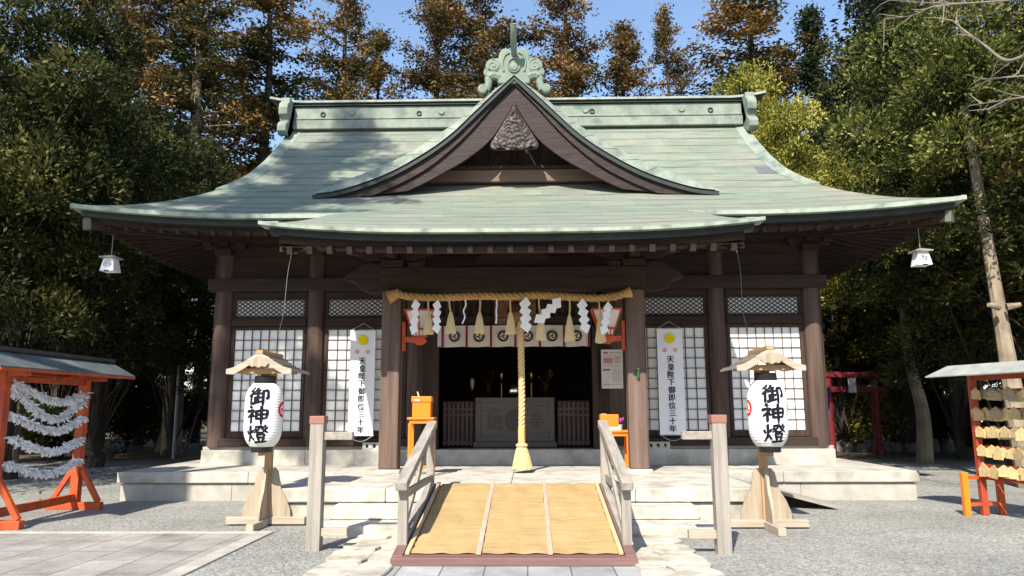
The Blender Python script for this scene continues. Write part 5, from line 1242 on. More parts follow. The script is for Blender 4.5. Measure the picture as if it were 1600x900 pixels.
# white tapered lanterns under the eave corners
def eave_lantern(x, y, z, lab):
    o = thing('eave_lantern', lab, 'lantern', (x, y, z), group='lanterns under the eave corners'); o.scale = (0.74, 0.74, 0.74)
    b = MB(); b.rings([[(-0.18, -0.18, -0.36), (0.18, -0.18, -0.36), (0.18, 0.18, -0.36), (-0.18, 0.18, -0.36)], [(-0.125, -0.125, -0.02), (0.125, -0.125, -0.02), (0.125, 0.125, -0.02), (-0.125, 0.125, -0.02)]]); b.build('body', white_m, o)
    b = MB(); b.box(-0.21, 0.21, -0.21, 0.21, -0.02, 0.015); b.rings([[(-0.20, -0.20, 0.0151), (0.20, -0.20, 0.0151), (0.20, 0.20, 0.0151), (-0.20, 0.20, 0.0151)], [(-0.05, -0.05, 0.07), (0.05, -0.05, 0.07), (0.05, 0.05, 0.07), (-0.05, 0.05, 0.07)]]); b.build('roof', grey_wood_d, o)
    b = MB(); b.box(-0.06, 0.06, -0.186, -0.176, -0.385, -0.345); b.build('foot_notch', inner_m, o)
    b = MB()
    for pl_ in tomoe(0.085): b.add([(p[0], -0.158 - 0.026 * (0 - 0) - 0.012, -0.19 + p[1]) for p in pl_], [tuple(range(len(pl_)))])
    b.tube([(0.095 * cos(t), -0.165, -0.19 + 0.095 * sin(t)) for t in [2 * pi * k / 20 for k in range(21)]], 0.007, 5); b.build('crest', M('grey crest', (0.2, 0.21, 0.24), 0.8), o, fixn=False)
    b = MB(); b.tube([(0, 0, 0.06), (0, 0, 0.60)], 0.008, 5); b.build('hanger', steel_m, o)
x, z = at(174, 403, 13.7); eave_lantern(x, 13.7, z, 'white tapered lantern hanging under the left eave corner, in shade')
x, z = at(1438, 393, 13.7); eave_lantern(x, 13.7, z, 'white tapered lantern hanging under the right eave corner, in sun')

# ------------------------------------------------------------------ rack of tied fortune papers, left
fr_ = thing('fortune_paper_rack', 'vermilion roofed rack strung with tied white fortune papers', 'rack', (-7.05, 11.2, 0), world=True)
PN, PF = (-6.93, 10.15), (-7.0, 12.15)
for k, (px, py) in enumerate((PN, PF)):
    b = MB(); b.box(px - 0.065, px + 0.065, py - 0.065, py + 0.065, 0.0, 2.15); b.build('post', red_m, fr_, bevel=0.008)
    b = MB(); b.box(px - 0.44, px + 0.44, py - 0.06, py + 0.06, 0.0, 0.115); b.build('foot', red_m, fr_, bevel=0.008)
    for s_ in (-1, 1): b = MB(); b.bar((px + s_ * 0.38, py, 0.12), (px + s_ * 0.055, py, 0.66), 0.07, 0.075); b.build('brace', red_m, fr_, bevel=0.004)
    b = MB(); b.box(px - 0.34, px + 0.34, py - 0.05, py + 0.05, 2.03, 2.12); b.prism([(px + q, z) for q, z in [(-0.30, 2.121), (0.30, 2.121), (0.0, 2.30)]], py - 0.03, py + 0.03); b.build('cross_beam', red_m, fr_, bevel=0.005)
b = MB(); b.bar((PN[0], PN[1] + 0.06, 0.19), (PF[0], PF[1] - 0.06, 0.19), 0.07, 0.12); b.build('bottom_rail', red_m, fr_, bevel=0.005)
b = MB(); b.bar((PN[0], PN[1], 2.0), (PF[0], PF[1], 2.0), 0.06, 0.08); b.build('top_rail', red_m, fr_)
for s_ in (-1, 1):
    b = MB(); b.bar((PN[0] + s_ * 0.30, PN[1] - 0.55, 2.125), (PF[0] + s_ * 0.30, PF[1] + 0.50, 2.125), 0.05, 0.07); b.build('eave_beam', red_m, fr_)
    b = MB(); R = []
    for y in (9.45, 12.78): 
        xc = -6.965; R.append([(xc + s_ * 0.0, y, 2.385), (xc + s_ * 0.46, y, 2.135), (xc + s_ * 0.46, y, 2.115), (xc + s_ * 0.0, y, 2.355)])
    b.rings(R); b.build('roof_panel', sheet2_m, fr_)
    b = MB(); b.bar((-6.965 + s_ * 0.45, 9.46, 2.10), (-6.965 + s_ * 0.45, 12.76, 2.10), 0.03, 0.03); b.build('fascia', red_m, fr_)
b = MB(); b.bar((-6.965, 9.42, 2.40), (-6.965, 12.81, 2.40), 0.15, 0.06); b.build('ridge', M('dark ridge timber', (0.055, 0.05, 0.045), 0.8), fr_)
rr = random.Random(21)
def garland(zn, zf, sag, n, lab, xoff):
    mb = MB(); cd_ = MB()
    pts = [(PN[0] + xoff, PN[1] + 0.1, zn), (PN[0] + xoff + 0.03, (PN[1] + PF[1]) / 2, (zn + zf) / 2 - sag), (PF[0] + xoff * 0.6, PF[1] - 0.05, zf)]
    P = catmull(pts, 30); cd_.tube(P, 0.006, 5)
    for k in range(n):
        p = P[rr.randrange(len(P))] + Vector((0, rr.uniform(-0.03, 0.03), 0))
        d = Vector((rr.gauss(0, 0.55), rr.gauss(0, 0.55), rr.gauss(-0.45, 0.5))).normalized(); L = rr.uniform(0.045, 0.095); q = d.cross(Vector((rr.gauss(0, 1), rr.gauss(0, 1), rr.gauss(0, 1)))).normalized() * rr.uniform(0.009, 0.016)
        bend = Vector((rr.uniform(-0.02, 0.02), rr.uniform(-0.02, 0.02), -0.012))
        for s_ in (1, -0.55):
            a = p; m_ = p + d * L * 0.55 * s_ + bend; e = p + d * L * s_ + bend * 2.2
            mb.add([a - q * 0.6, a + q * 0.6, m_ + q, m_ - q, e + q * 0.8, e - q * 0.8], [(0, 1, 2, 3), (3, 2, 4, 5)])
    o = cd_.build('paper_garland', shide_m); tag(o, lab, 'paper garland', 'strings of tied fortune papers')
    pp_ = mb.build('tied_papers', shide_m, o, fixn=False); pp_['kind'] = 'stuff'
garland(1.95, 1.84, 0.18, 560, 'topmost string of tied white papers on the vermilion rack', 0.10)
garland(1.86, 1.74, 0.34, 560, 'second string of tied white papers from the top of the rack', 0.06)
garland(1.52, 1.46, 0.20, 560, 'middle string of tied white papers on the vermilion rack', 0.08)
garland(1.20, 1.13, 0.18, 560, 'second string of tied white papers from the bottom of the rack', 0.10)
garland(0.86, 0.80, 0.16, 560, 'bottom string of tied white papers on the vermilion rack', 0.08)

# ------------------------------------------------------------------ rack of votive plaques, right
er = thing('votive_plaque_rack', 'red brown rack under a grey sheet roof holding rows of wooden plaques', 'rack', (7.1, 10.8, 0), world=True)
EF, EN = Vector((6.93, 11.45, 0)), Vector((7.45, 9.15, 0)); ed = (EN - EF).normalized(); eq = Vector((ed.y, -ed.x, 0))    # eq points to the yard
if eq.x > 0: eq = -eq
def ept(s_, z, off=0): p = EF + ed * s_ + eq * off; return (p.x, p.y, z)
EL = (EN - EF).length
for s_ in (0, EL): b = MB(); b.bar(ept(s_, 0), ept(s_, 2.02), 0.09, 0.09); b.build('post', redrack_m, er, bevel=0.006)
RZ = (1.80, 1.53, 1.26, 0.985, 0.72)
for z in RZ:
    b = MB(); b.bar(ept(0, z, 0.0), ept(EL, z, 0.0), 0.03, 0.04); b.build('peg_rail', redrack_m, er)
b = MB(); b.bar(ept(0, 0.55), ept(EL, 0.55), 0.05, 0.07); b.build('bottom_rail', redrack_m, er)
b = MB(); b.bar(ept(0, 1.99), ept(EL, 1.99), 0.05, 0.07); b.build('top_rail', redrack_m, er)
rw = random.Random(8)
for side in (1, -1):
    b = MB(); R = []
    for s_ in (-0.45, EL + 0.4): R.append([ept(s_, 2.20, 0.0), ept(s_, 2.03, side * 0.42), ept(s_, 2.015, side * 0.42), ept(s_, 2.185, 0.0)])
    b.rings(R); b.build('roof_panel', sheet_m, er)
for off in (0.30, -0.30):       # flanking stub posts of the far foot
    b = MB(); b.bar(ept(0, 0, off), ept(0, 0.62, off), 0.085, 0.085); b.build('stub_post', orange_m if off > 0 else red_m, er, bevel=0.008)
for z in (0.54, 0.16): b = MB(); b.bar(ept(0, z, 0.30), ept(0, z, -0.30), 0.035, 0.05); b.build('stub_rail', red_m, er)
pb = MB(); pb.prism([(-0.075, -0.10), (0.075, -0.10), (0.075, -0.02), (0.0, 0.025), (-0.075, -0.02)], -0.005, 0.005)
pbm = None; ang = atan2(eq.y, eq.x) + pi / 2
names = ['top', 'second', 'middle', 'fourth', 'bottom']
inkline = MB()
for k in range(4): inkline.box(-0.055 + 0.03 * k, -0.047 + 0.03 * k, -0.0062, -0.0052, -0.085, -0.02)
proto = None
tones = [plaque_m, M('lit pale plaque wood', (0.72, 0.53, 0.25), 0.7, var=0.2, dirt=((0.34, 0.24, 0.13), 26)), M('shaded weathered plaque wood', (0.36, 0.275, 0.165), 0.75, var=0.25, dirt=((0.15, 0.115, 0.08), 28))]
prot = []
for tmat in tones:
    o = pb.build('votive_plaque', tmat); prot.append(o)
pairs = []
for i, z in enumerate(RZ):
    s_, layer = 0.08, 0
    while layer < 2:
        tone = rw.choices((0, 1, 2), ((2, 0.5, 5), (4, 1, 2), (4, 2, 1.5), (3, 5, 0.3), (2, 6, 0.2))[i])[0]  # row weights put roof shade above and sunlight below into the tones
        o = prot[tone] if prot[tone].get('label') is None else prot[tone].copy()
        if o is not prot[tone]: COL.objects.link(o)
        tag(o, '%s wooden votive plaque in the %s row of the rack' % (('tan', 'pale', 'shaded weathered')[tone], names[i]), 'plaque', 'wooden votive plaques')
        o.location = ept(s_, z + rw.uniform(-0.02, 0.015), 0.03 + 0.035 * layer + rw.uniform(0, 0.02)); o.rotation_euler = (rw.uniform(-0.1, 0.15), rw.uniform(-0.10, 0.10), ang + rw.uniform(-0.2, 0.2)); o.scale = (rw.uniform(1.2, 1.45), 1, rw.uniform(1.15, 1.6))
        s_ += rw.uniform(0.11, 0.2) * (1 + 0.8 * layer)
        if s_ > EL - 0.05: s_, layer = 0.14, layer + 1

# ------------------------------------------------------------------ far corner: torii, purple cloth, pole, houses
tg = gz(25)
to = thing('torii_gate', 'small dark red torii gate in the shade beyond the right end of the hall', 'torii', (ux(1318, 25.0), 25.0, gz(25)))
for x in (-0.75, 0.75): b = MB(); b.lathe([(0.13, 0), (0.12, 1.2), (0.11, 2.5)], (x, 0, 0), 14); b.build('post', M('torii red', (0.13, 0.008, 0.012), 0.6, var=0.3), to, smooth=True)  # torii red dimmed, the shade around it put into the colour
b = MB(); b.prism([(-1.35, 2.62), (-1.0, 2.52), (0, 2.48), (1.0, 2.52), (1.35, 2.62), (1.38, 2.80), (1.0, 2.70), (0, 2.66), (-1.0, 2.70), (-1.38, 2.80)], -0.14, 0.14); b.build('lintel', M('torii red', (0.4, 0.02, 0.03)), to, bevel=0.01)
b = MB(); b.box(-1.05, 1.05, -0.07, 0.07, 2.02, 2.20); b.build('tie_beam', MT['torii red'], to, bevel=0.008)
b = MB(); b.box(-0.13, 0.13, -0.12, -0.075, 2.0, 2.5); b.build('name_tablet', M('dim tablet', (0.35, 0.36, 0.38), 0.7), to)
lowst = thing('stone_border', 'low dark stone border in front of the torii gate', 'border', (ux(1318, 26.5), 26.5, gz(26.5)))
rr = random.Random(31); b = MB()
for k in range(16):
    x = -3.2 + 0.42 * k; h = rr.uniform(0.25, 0.42); b.lathe([(0.20, -0.05), (0.23, h * 0.5), (0.15, h)], (x, rr.uniform(-0.1, 0.1), 0), 9)
b.build('stones', M('dark garden rock', (0.14, 0.135, 0.12), 0.9, var=0.3, scale=5, bump=0.5, bscale=10), lowst, smooth=True)
b = MB(); R = [[(6.50 + 0.42 * t + 0.03 * sin(9 * t + z), 16.6 + 0.06 * sin(14 * t), z) for t in np.linspace(0, 1, 22)] for z in np.linspace(0.52, 2.0, 10)]
R = [[(p[0] - 0.16 * (2.0 - p[2]) / 1.5 * (p[0] - 6.5) / 0.42 * 1.3, p[1], p[2]) for p in row] for row in R]
b.rings(R, closed=False); tag(b.build('purple_curtain', purple_m, smooth='all'), 'purple cloth hanging beside the right corner of the hall', 'curtain')
po = thing('utility_pole', 'thin grey steel pole with a short arm in the shade left of the hall', 'pole', (at(272, 690, 24)[0], 24, gz(24)))
b = MB(); b.tube([(0, 0, 0), (0, 0, 3.55)], 0.045, 10); b.build('shaft', steel_m, po, smooth=True)
b = MB(); b.tube([(0, 0, 3.1), (0.5, 0, 3.25)], 0.02, 6); b.build('arm', steel_m, po)
ho = thing('white_house', 'white walled house glimpsed through the trees at the far right', 'house', (at(1490, 650, 52)[0] + 1.0, 52, gz(52)))
b = MB(); b.box(-5, 5, 0, 7, -0.5, 4.6); b.build('wall', white_m, ho)
b = MB(); b.prismx([(-0.6, 4.6), (7.6, 4.6), (3.5, 6.6)], -5.6, 5.6); b.build('roof', M('grey tile', (0.12, 0.125, 0.13), 0.7), ho)
for x in (-2.6, 2.4): b = MB(); b.box(x - 0.8, x + 0.8, -0.04, 0.02, 1.2, 2.6); b.build('window', M('dark window glass', (0.03, 0.035, 0.04), 0.1), ho)
#TREES

# ------------------------------------------------------------------ trees
def leaf_mesh(name, C, n, rad, size, aspect, seed, flat=0.6, lift_=0.35, O=None):
    """n small rhombic leaves round every point of C: scattered, or (with O, the way each sprig points) fanned out of it"""
    g = np.random.default_rng(seed); C = np.asarray(C, float); T = len(C) * n
    c = np.repeat(C, n, 0)
    if O is None:
        c = c + g.normal(size=(T, 3)) * np.array([rad, rad, rad * flat])
        a = g.normal(size=(T, 3)); a[:, 2] *= 0.6; a /= np.linalg.norm(a, axis=1)[:, None]
        up = g.normal(size=(T, 3)) * 0.9 + np.array([0, 0, lift_ * 2])
    else:
        o = np.repeat(np.asarray(O, float), n, 0); a = g.normal(size=(T, 3)) * 0.62 + o * 0.75 + np.array([0, 0, 0.18]); a /= np.linalg.norm(a, axis=1)[:, None]
        k = np.repeat(g.uniform(0.7, 1.35, (len(C), 1)), n, 0)
        c = c + a * rad * k * g.uniform(0.15, 1.0, (T, 1)) ** 0.7 + g.normal(size=(T, 3)) * rad * 0.12
        up = g.normal(size=(T, 3)) * 0.7 + o * 0.6 + np.array([0, 0, 0.7])
    b = np.cross(a, up); b /= np.linalg.norm(b, axis=1)[:, None] + 1e-9
    s = size * g.uniform(0.6, 1.35, (T, 1))
    V = np.empty((T, 4, 3)); V[:, 0] = c - a * s / 2; V[:, 1] = c + b * s * aspect / 2 + a * s * 0.08; V[:, 2] = c + a * s / 2; V[:, 3] = c - b * s * aspect / 2 + a * s * 0.08
    me = bpy.data.meshes.new(name); me.vertices.add(T * 4); me.vertices.foreach_set('co', V.ravel())
    me.loops.add(T * 4); me.loops.foreach_set('vertex_index', np.arange(T * 4, dtype=np.int32))
    me.polygons.add(T); me.polygons.foreach_set('loop_start', np.arange(0, T * 4, 4, dtype=np.int32))
    me.update(); me.validate(); return me

def put(name, me, mat, parent):
    me.materials.append(mat); o = bpy.data.objects.new(name, me); COL.objects.link(o); hang(o, parent)
    return o

def make_broad(name, label, H, base, R, mat, seed, lobes=20, per=85, leaf=0.15, bark=bark2_m, tr=0.2, lean=(0, 0), n=9, group=None, aspect=0.42, limbs=True):
    r = random.Random(seed); o = thing(name, label, 'tree', group=group)
    cz, rz_2 = (H + base) / 2, (H - base) / 2
    C = []; O = []; mb = MB(); top = Vector((lean[0], lean[1], base + (H - base) * 0.55))
    P = catmull([(0, 0, -0.2), (lean[0] * 0.15 + r.uniform(-.1, .1), lean[1] * 0.2, base * 0.4), (lean[0] * 0.5 + r.uniform(-.15, .15), lean[1] * 0.5, base * 0.9), top], 6)
    mb.tube(P, [tr * (1.25 - 0.85 * i / (len(P) - 1)) for i in range(len(P))], 10)
    for k in range(lobes):
        for _ in range(30):
            u, th = r.uniform(-0.85, 0.95), r.uniform(0, 2 * pi); q = r.uniform(0.45, 0.90) ; sq = sqrt(1 - u * u)
            c = Vector((lean[0] + R * q * sq * cos(th), lean[1] + R * q * sq * sin(th), cz + rz_2 * q * u))
            break
        lr = R * r.uniform(0.20, 0.38)
        s_ = P[int(len(P) * r.uniform(0.5, 0.98))]; mid = s_.lerp(c, 0.5) + Vector((0, 0, -0.15 * R * r.random()))
        if limbs and c.z > base + 0.4 * (H - base): mb.tube(catmull([s_, mid, c], 4), [tr * 0.13 * (1 - 0.75 * i / 8) for i in range(9)], 4, cap=False)
        for j in range(per):
            z = r.uniform(-0.30, 1); t = r.uniform(0, 2 * pi); sq = sqrt(1 - z * z); f = r.uniform(0.35, 1.06) ** 0.5
            C.append((c.x + lr * f * sq * cos(t), c.y + lr * f * sq * sin(t), c.z + lr * f * z * 0.72 - 0.10 * lr * f * sq)); O.append((sq * cos(t), sq * sin(t), z))
    put('crown', leaf_mesh('crown', C, n, leaf * 2.3, leaf, aspect, seed, O=O), mat, o)
    mb.build('trunk', bark, o, smooth=True)
    return o

def make_cedar(name, label, H, base, R, mat, seed, leaf=0.155, tr=0.28, bark=bark_m, gap=0.10, group=None, point=0.8, step=0.66, n=56):
    r = random.Random(seed); o = thing(name, label, 'tree', group=group); C = []; mb = MB()
    bx, by = r.uniform(-.3, .3), r.uniform(-.3, .3)
    ax = lambda z: Vector((bx * (z / H) ** 2 + 0.08 * sin(z * 0.5), by * (z / H) ** 2, z))
    P = [ax(H * k / 16 - (0.3 if k == 0 else 0)) for k in range(17)]; mb.tube(P, [tr * (1.1 - 1.04 * k / 16) + 0.012 for k in range(17)], 9)
    z = base
    while z < H - 0.3:
        t = (z - base) / (H - base)
        prof = (0.55 + 0.75 * t if t < 0.3 else 0.80 * (1 - ((t - 0.3) / 0.7) ** (1.0 + point)) + 0.03)
        for k in range(r.choice((3, 4, 4, 5))):
            if r.random() < gap: continue
            th = r.uniform(0, 2 * pi); L = R * prof * r.uniform(0.6, 1.25) + 0.2; droop = r.uniform(0.02, 0.10)
            s0 = ax(z); pts = []
            for q in range(5):
                s_ = L * q / 4; pts.append(s0 + Vector((cos(th) * s_, sin(th) * s_, 0.18 * s_ - droop * s_ * s_ + 0.25 * (q == 4))))
            mb.tube(pts, [tr * 0.16 * (1 - 0.85 * q / 4) for q in range(5)], 4, cap=False)
            m = max(2, int(L / 0.42))
            for q in range(m):
                f = 0.14 + 0.86 * (q + r.random()) / m; i = min(3, int(f * 4)); p = pts[i].lerp(pts[i + 1], min(1, f * 4 - i))
                wd = 0.05 + 0.16 * min(1, L / 2) * sin(pi * min(1, f * 0.9))
                for _ in range(2): C.append((p.x + r.gauss(0, wd), p.y + r.gauss(0, wd), p.z + r.gauss(0, 0.06) - 0.04))
        z += step * r.uniform(0.6, 1.3)
    for k in range(8): C.append((ax(H).x + r.gauss(0, 0.12), ax(H).y + r.gauss(0, 0.12), H - 0.2 * k * r.random()))
    put('crown', leaf_mesh('crown', C, n, 0.19, leaf, 0.5, seed, flat=0.75), mat, o)
    mb.build('trunk', bark, o, smooth=True)
    return o

def ux_(u, Y): return at(u, 450, Y)[0]
def top_z(v, Y): return at(800, v, Y)[1]
def plant(proto, used, u, Y, label, sc=1.0, rz=0.0, mat=None, sz=None, x=None, H=None, group=None):
    """first use moves the prototype, later uses copy it with its parts"""
    loc = (ux(u, Y) if x is None else x, Y, gz(Y)); s3 = (sc, sc, sc if sz is None else sz)
    if id(proto) in used: o = dup(proto, None, loc, rz, label, s3)
    else: used.add(id(proto)); o = proto; o.location = loc; o.rotation_euler = (0, 0, rz); o.scale = s3; o['label'] = label
    if group: o['group'] = group
    if mat:
        for ch in o.children:
            if ch.name.startswith('crown'): ch.material_slots[0].link = 'OBJECT'; ch.material_slots[0].material = mat
    return o
used = set()
GC = 'cedars behind the hall'
ce = [make_cedar('cedar_tree', '-', 22, 6.0, 2.3, cedar_leaf, 11, group=GC), make_cedar('cedar_tree', '-', 22, 7.5, 2.0, cedar_leaf, 12, gap=0.2, group=GC),
      make_cedar('cedar_tree', '-', 22, 6.5, 2.6, cedar_leaf, 13, gap=0.22, group=GC, point=1.6)]
CT = [  # u, Y, top v, proto, crown width factor, colour, label
    (400, 30, -70, 0, 1.12, cedar_leaf, 'broad orange brown cedar just left of the left ridge end'),
    (528, 34, -90, 1, 0.95, None, 'dark tall cedar right of the left ridge end, running out of the picture'),
    (582, 35, 48, 0, 0.85, None, 'short rounded cedar whose whole top shows above the left half of the ridge'),
    (674, 36, -60, 1, 1.0, cedar_red, 'rusty cedar left of the gable ornament, tall and narrow'),
    (752, 36, -110, 2, 1.05, cedar_red, 'rusty open branched cedar behind the gable ornament'),
    (890, 36, -80, 0, 0.95, cedar_red, 'tall rusty cedar just right of the gable ornament'),
    (980, 38, 42, 1, 1.15, cedar_red, 'rusty cedar with a flat top between two taller ones, right of the gable'),
    (1058, 40, 16, 1, 0.8, cedar_red, 'slim pointed rusty cedar above the right half of the ridge'),
    (1196, 34, -40, 0, 1.45, cedar_leaf, 'spreading orange cedar above the yellow green tree'),
    (285, 26, -190, 1, 0.85, None, 'tall cedar with a bare pale trunk at the upper left'),
    (165, 26, -190, 2, 0.95, None, 'dark brown cedar rising out of the evergreens at the upper left'),
    (1490, 30, -90, 2, 1.2, cedar_red, 'rusty cedar crown at the upper right corner behind the green trees'),
]
for i, (u, Y, vt, k, wf, mt, lab) in enumerate(CT):
    H = top_z(vt, Y) - gz(Y); o = plant(ce[k], used, u, Y, lab, sc=H / 22 * wf * ((1.02 if u < 560 else 1.2) if H > 22 else 1.3), rz=i * 1.9, mat=mt, sz=H / 22)
    for ch in o.children:
        if ch.name.startswith('trunk'): ch.material_slots[0].link = 'OBJECT'; ch.material_slots[0].material = bark_m if u in (285, 165) else bark2_m
fir = make_cedar('fir_tree', '-', 18, 3.0, 2.6, fir_leaf, 17, leaf=0.16, gap=0.05, bark=bark2_m, point=0.0, step=0.5, group='dark firs at the right')
for u, Y, vt, wf, lab in ((1302, 32, 22, 0.85, 'dark pointed fir between the yellow green tree and the right hand wood'), (1405, 27, -60, 1.35, 'dark tall fir rising out of the picture at the upper right')):
    H = top_z(vt, Y) - gz(Y); plant(fir, used, u, Y, lab, sc=H / 18 * wf, rz=u, sz=H / 18)
br_ = [make_broad('evergreen_tree', '-', 12, 0.6, 3.5, dark_leaf, 41, lobes=60, per=62, leaf=0.115, n=20), make_broad('evergreen_tree', '-', 12, 0.8, 3.4, dark_leaf, 42, lobes=56, per=62, leaf=0.12, n=20),
       make_broad('evergreen_tree', '-', 12, 1.0, 3.2, dark_leaf, 43, lobes=54, per=62, leaf=0.11, n=20)]
GL = 'dark evergreens left of the hall'; GR = 'green trees right of the hall'
BT = [  # u, Y, H, proto, width, mat, label, group
    (40, 17.5, 13.5, 0, 1.10, None, 'tall dark evergreen at the left edge, behind the fortune paper rack', GL),
    (-110, 15.0, 13.0, 1, 1.1, None, 'dark evergreen cut off by the left edge of the picture', GL),
    (170, 21, 11.5, 2, 1.10, None, 'dark evergreen with lit leaf tips left of the roof corner', GL),
    (110, 24, 15.5, 1, 1.0, None, 'dark evergreen rising behind the one at the left edge', GL),
    (280, 25, 9.3, 0, 0.85, None, 'low rounded evergreen just left of the sweep of the roof', GL),
    (350, 29, 8.6, 2, 0.8, mid_leaf, 'small evergreen showing above the left slope of the roof', GL),
    (120, 27, 6.2, 2, 1.1, None, 'dark evergreen shrubbery tree under the left eave lantern', GL),
    (30, 27, 7.5, 1, 1.0, None, 'dark evergreen behind the trunk at the far left', GL),
    (200, 38, 7.0, 1, 0.7, None, 'far evergreen in the gap left of the corner pillar', GL),
    (1150, 28, 15.6, 0, 1.15, lime_leaf, 'yellow green tree rising behind the right end of the ridge', GR),
    (1300, 27, 11.8, 1, 1.05, lime_leaf, 'lower yellow green tree above the right slope of the roof', GR),
    (1225, 29, 15.0, 2, 1.15, lime_leaf, 'yellow green crown between the two others right of the ridge', GR),
    (1478, 23, 11.2, 2, 0.95, dark_leaf, 'mid green tree above the right tip of the eaves', GR),
    (1560, 19.5, 12.5, 0, 1.15, mid_leaf, 'big mid green tree at the right edge behind the plaque rack', GR),
    (1500, 26, 14.0, 1, 0.95, mid_leaf, 'tall green tree filling the upper right behind the bare branches', GR),
    (1665, 16.5, 12.0, 1, 1.1, dark_leaf, 'green tree cut off by the right edge of the picture', GR),
    (1345, 30, 7.6, 2, 0.8, mid_leaf, 'leafy small tree under the right eave, near the torii gate', GR),
    (1290, 38, 7.5, 1, 0.8, mid_leaf, 'far green tree in the gap right of the corner pillar', GR),
    (1420, 34, 7.5, 0, 0.9, dark_leaf, 'dark far tree behind the torii gate', GR),
    (1640, 26, 7.0, 2, 0.9, dark_leaf, 'dark bushy tree behind the plaque rack', GR),
]
for i, (u, Y, H, k, wf, mt, lab, grp) in enumerate(BT): plant(br_[k], used, u, Y, lab, sc=wf * 1.0, rz=i * 2.3, mat=mt, sz=H / 12, group=grp)
# slender trees with pale trunks
t1 = make_broad('pale_trunk_tree', 'tree with a straight pale trunk standing behind the plaque rack', 11.5, 3.9, 2.8, mid_leaf, 51, lobes=34, per=62, leaf=0.11, n=20, limbs=False, bark=bark_m, tr=0.20, lean=(-0.22, 0.5), group='pale trunked trees')
t1.location = (ux(1578, 15.2), 15.2, 0)
kb = MB()
for s_ in (-1, 1): kb.tube([(-0.22 + 0.08 * s_, -0.05, 3.56), (-0.22 + 0.32 * s_, -0.12, 3.60)], [0.075, 0.045], 8)
kb.build('branch_stub', bark_m, t1, smooth=True)
t2 = make_broad('pale_trunk_tree', 'slim tree with a knotted trunk at the edge of the gravel right of the platform', 8.6, 3.6, 2.0, dark_leaf, 52, lobes=18, per=45, leaf=0.12, n=18, bark=bark_m, tr=0.19, lean=(-0.05, 0.2), group='pale trunked trees')
t2.location = (ux(1420, 22.0), 22.0, gz(22))
t3 = make_broad('pale_trunk_tree', 'mossy trunked tree seen through the fortune paper rack', 9.0, 4.2, 2.4, dark_leaf, 53, lobes=18, per=45, leaf=0.12, n=18, bark=bark_m, tr=0.20, lean=(0.3, 0.2), group='pale trunked trees')
t3.location = (ux(40, 20.5), 20.5, 0)
t4 = make_broad('leaning_tree', 'thin pale trunk leaning right beside the grey steel pole', 7.5, 3.4, 1.7, dark_leaf, 54, lobes=12, per=36, leaf=0.12, n=18, bark=bark_m, tr=0.09, lean=(0.9, 0.2))
t4.location = (ux(264, 27), 27, gz(27))
# dark straight trunks in the wood either side
dk = thing('straight_tree', '-', 'tree', group='straight dark trunks in the wood'); mb = MB(); mb.tube([(0, 0, -0.2), (0.05, 0, 4), (-0.05, 0.05, 9), (0, 0, 16)], [0.24, 0.2, 0.16, 0.08], 9); mb.build('trunk', bark2_m, dk, smooth=True)
rr = random.Random(61); C = [(rr.gauss(0, 0.9), rr.gauss(0, 0.9), rr.uniform(10, 16)) for _ in range(260)]; put('crown', leaf_mesh('crown', C, 14, 0.35, 0.28, 0.4, 61), dark_leaf, dk)
for i, (u, Y, lab) in enumerate(((235, 31, 'straight dark trunk between the pole and the roof, left wood'), (318, 33, 'straight dark trunk just left of the corner pillar'), (150, 30, 'straight dark trunk behind the left eave lantern'), (205, 38, 'far straight trunk in the left gap of light'),
                                 (1312, 33, 'straight dark trunk above the torii gate'), (1385, 30, 'straight dark trunk left of the right eave lantern'), (1448, 28, 'straight dark trunk below the right eave lantern'), (1350, 40, 'far straight trunk in the right gap of light'))):
    plant(dk, used, u, Y, lab, sc=(0.9, 1.1, 1.0, 0.8)[i % 4], rz=i)
# shrubs on the edge of the yard
sb = make_broad('shrub', '-', 1.6, 0.1, 1.3, dark_leaf, 71, lobes=16, per=40, leaf=0.11, tr=0.04, n=14, limbs=False)
for i, (u, Y, s_, mt, lab) in enumerate(((95, 24, 1.0, dark_leaf, 'low dark shrub behind the fortune paper rack'), (215, 27, 1.3, dark_leaf, 'dark shrub behind the steel pole'), (20, 22, 1.1, mid_leaf, 'sunlit green shrub at the far left edge'), (300, 30, 1.2, dark_leaf, 'dark shrub next to the left corner of the hall'),
                                         (1322, 28.5, 1.4, lime_leaf, 'sunlit yellow green shrub seen through the torii gate'), (1380, 30, 1.6, mid_leaf, 'green shrub right of the torii gate'), (1450, 27, 1.2, dark_leaf, 'dark shrub behind the knotted trunk'), (1530, 24, 0.7, dark_leaf, 'dark shrub left of the plaque rack'), (1600, 22, 1.2, dark_leaf, 'dark shrub behind the plaque rack'))):
    plant(sb, used, u, Y, lab, sc=s_, rz=i * 1.3, mat=mt, group='shrubs at the edge of the yard'); 
for o in list(COL.objects):
    if o.name.startswith('shrub'): o['category'] = 'shrub'
bu = make_broad('evergreen_tree', '-', 6.0, 0.1, 2.3, dark_leaf, 75, lobes=36, per=50, leaf=0.12, n=20, tr=0.08, limbs=False)
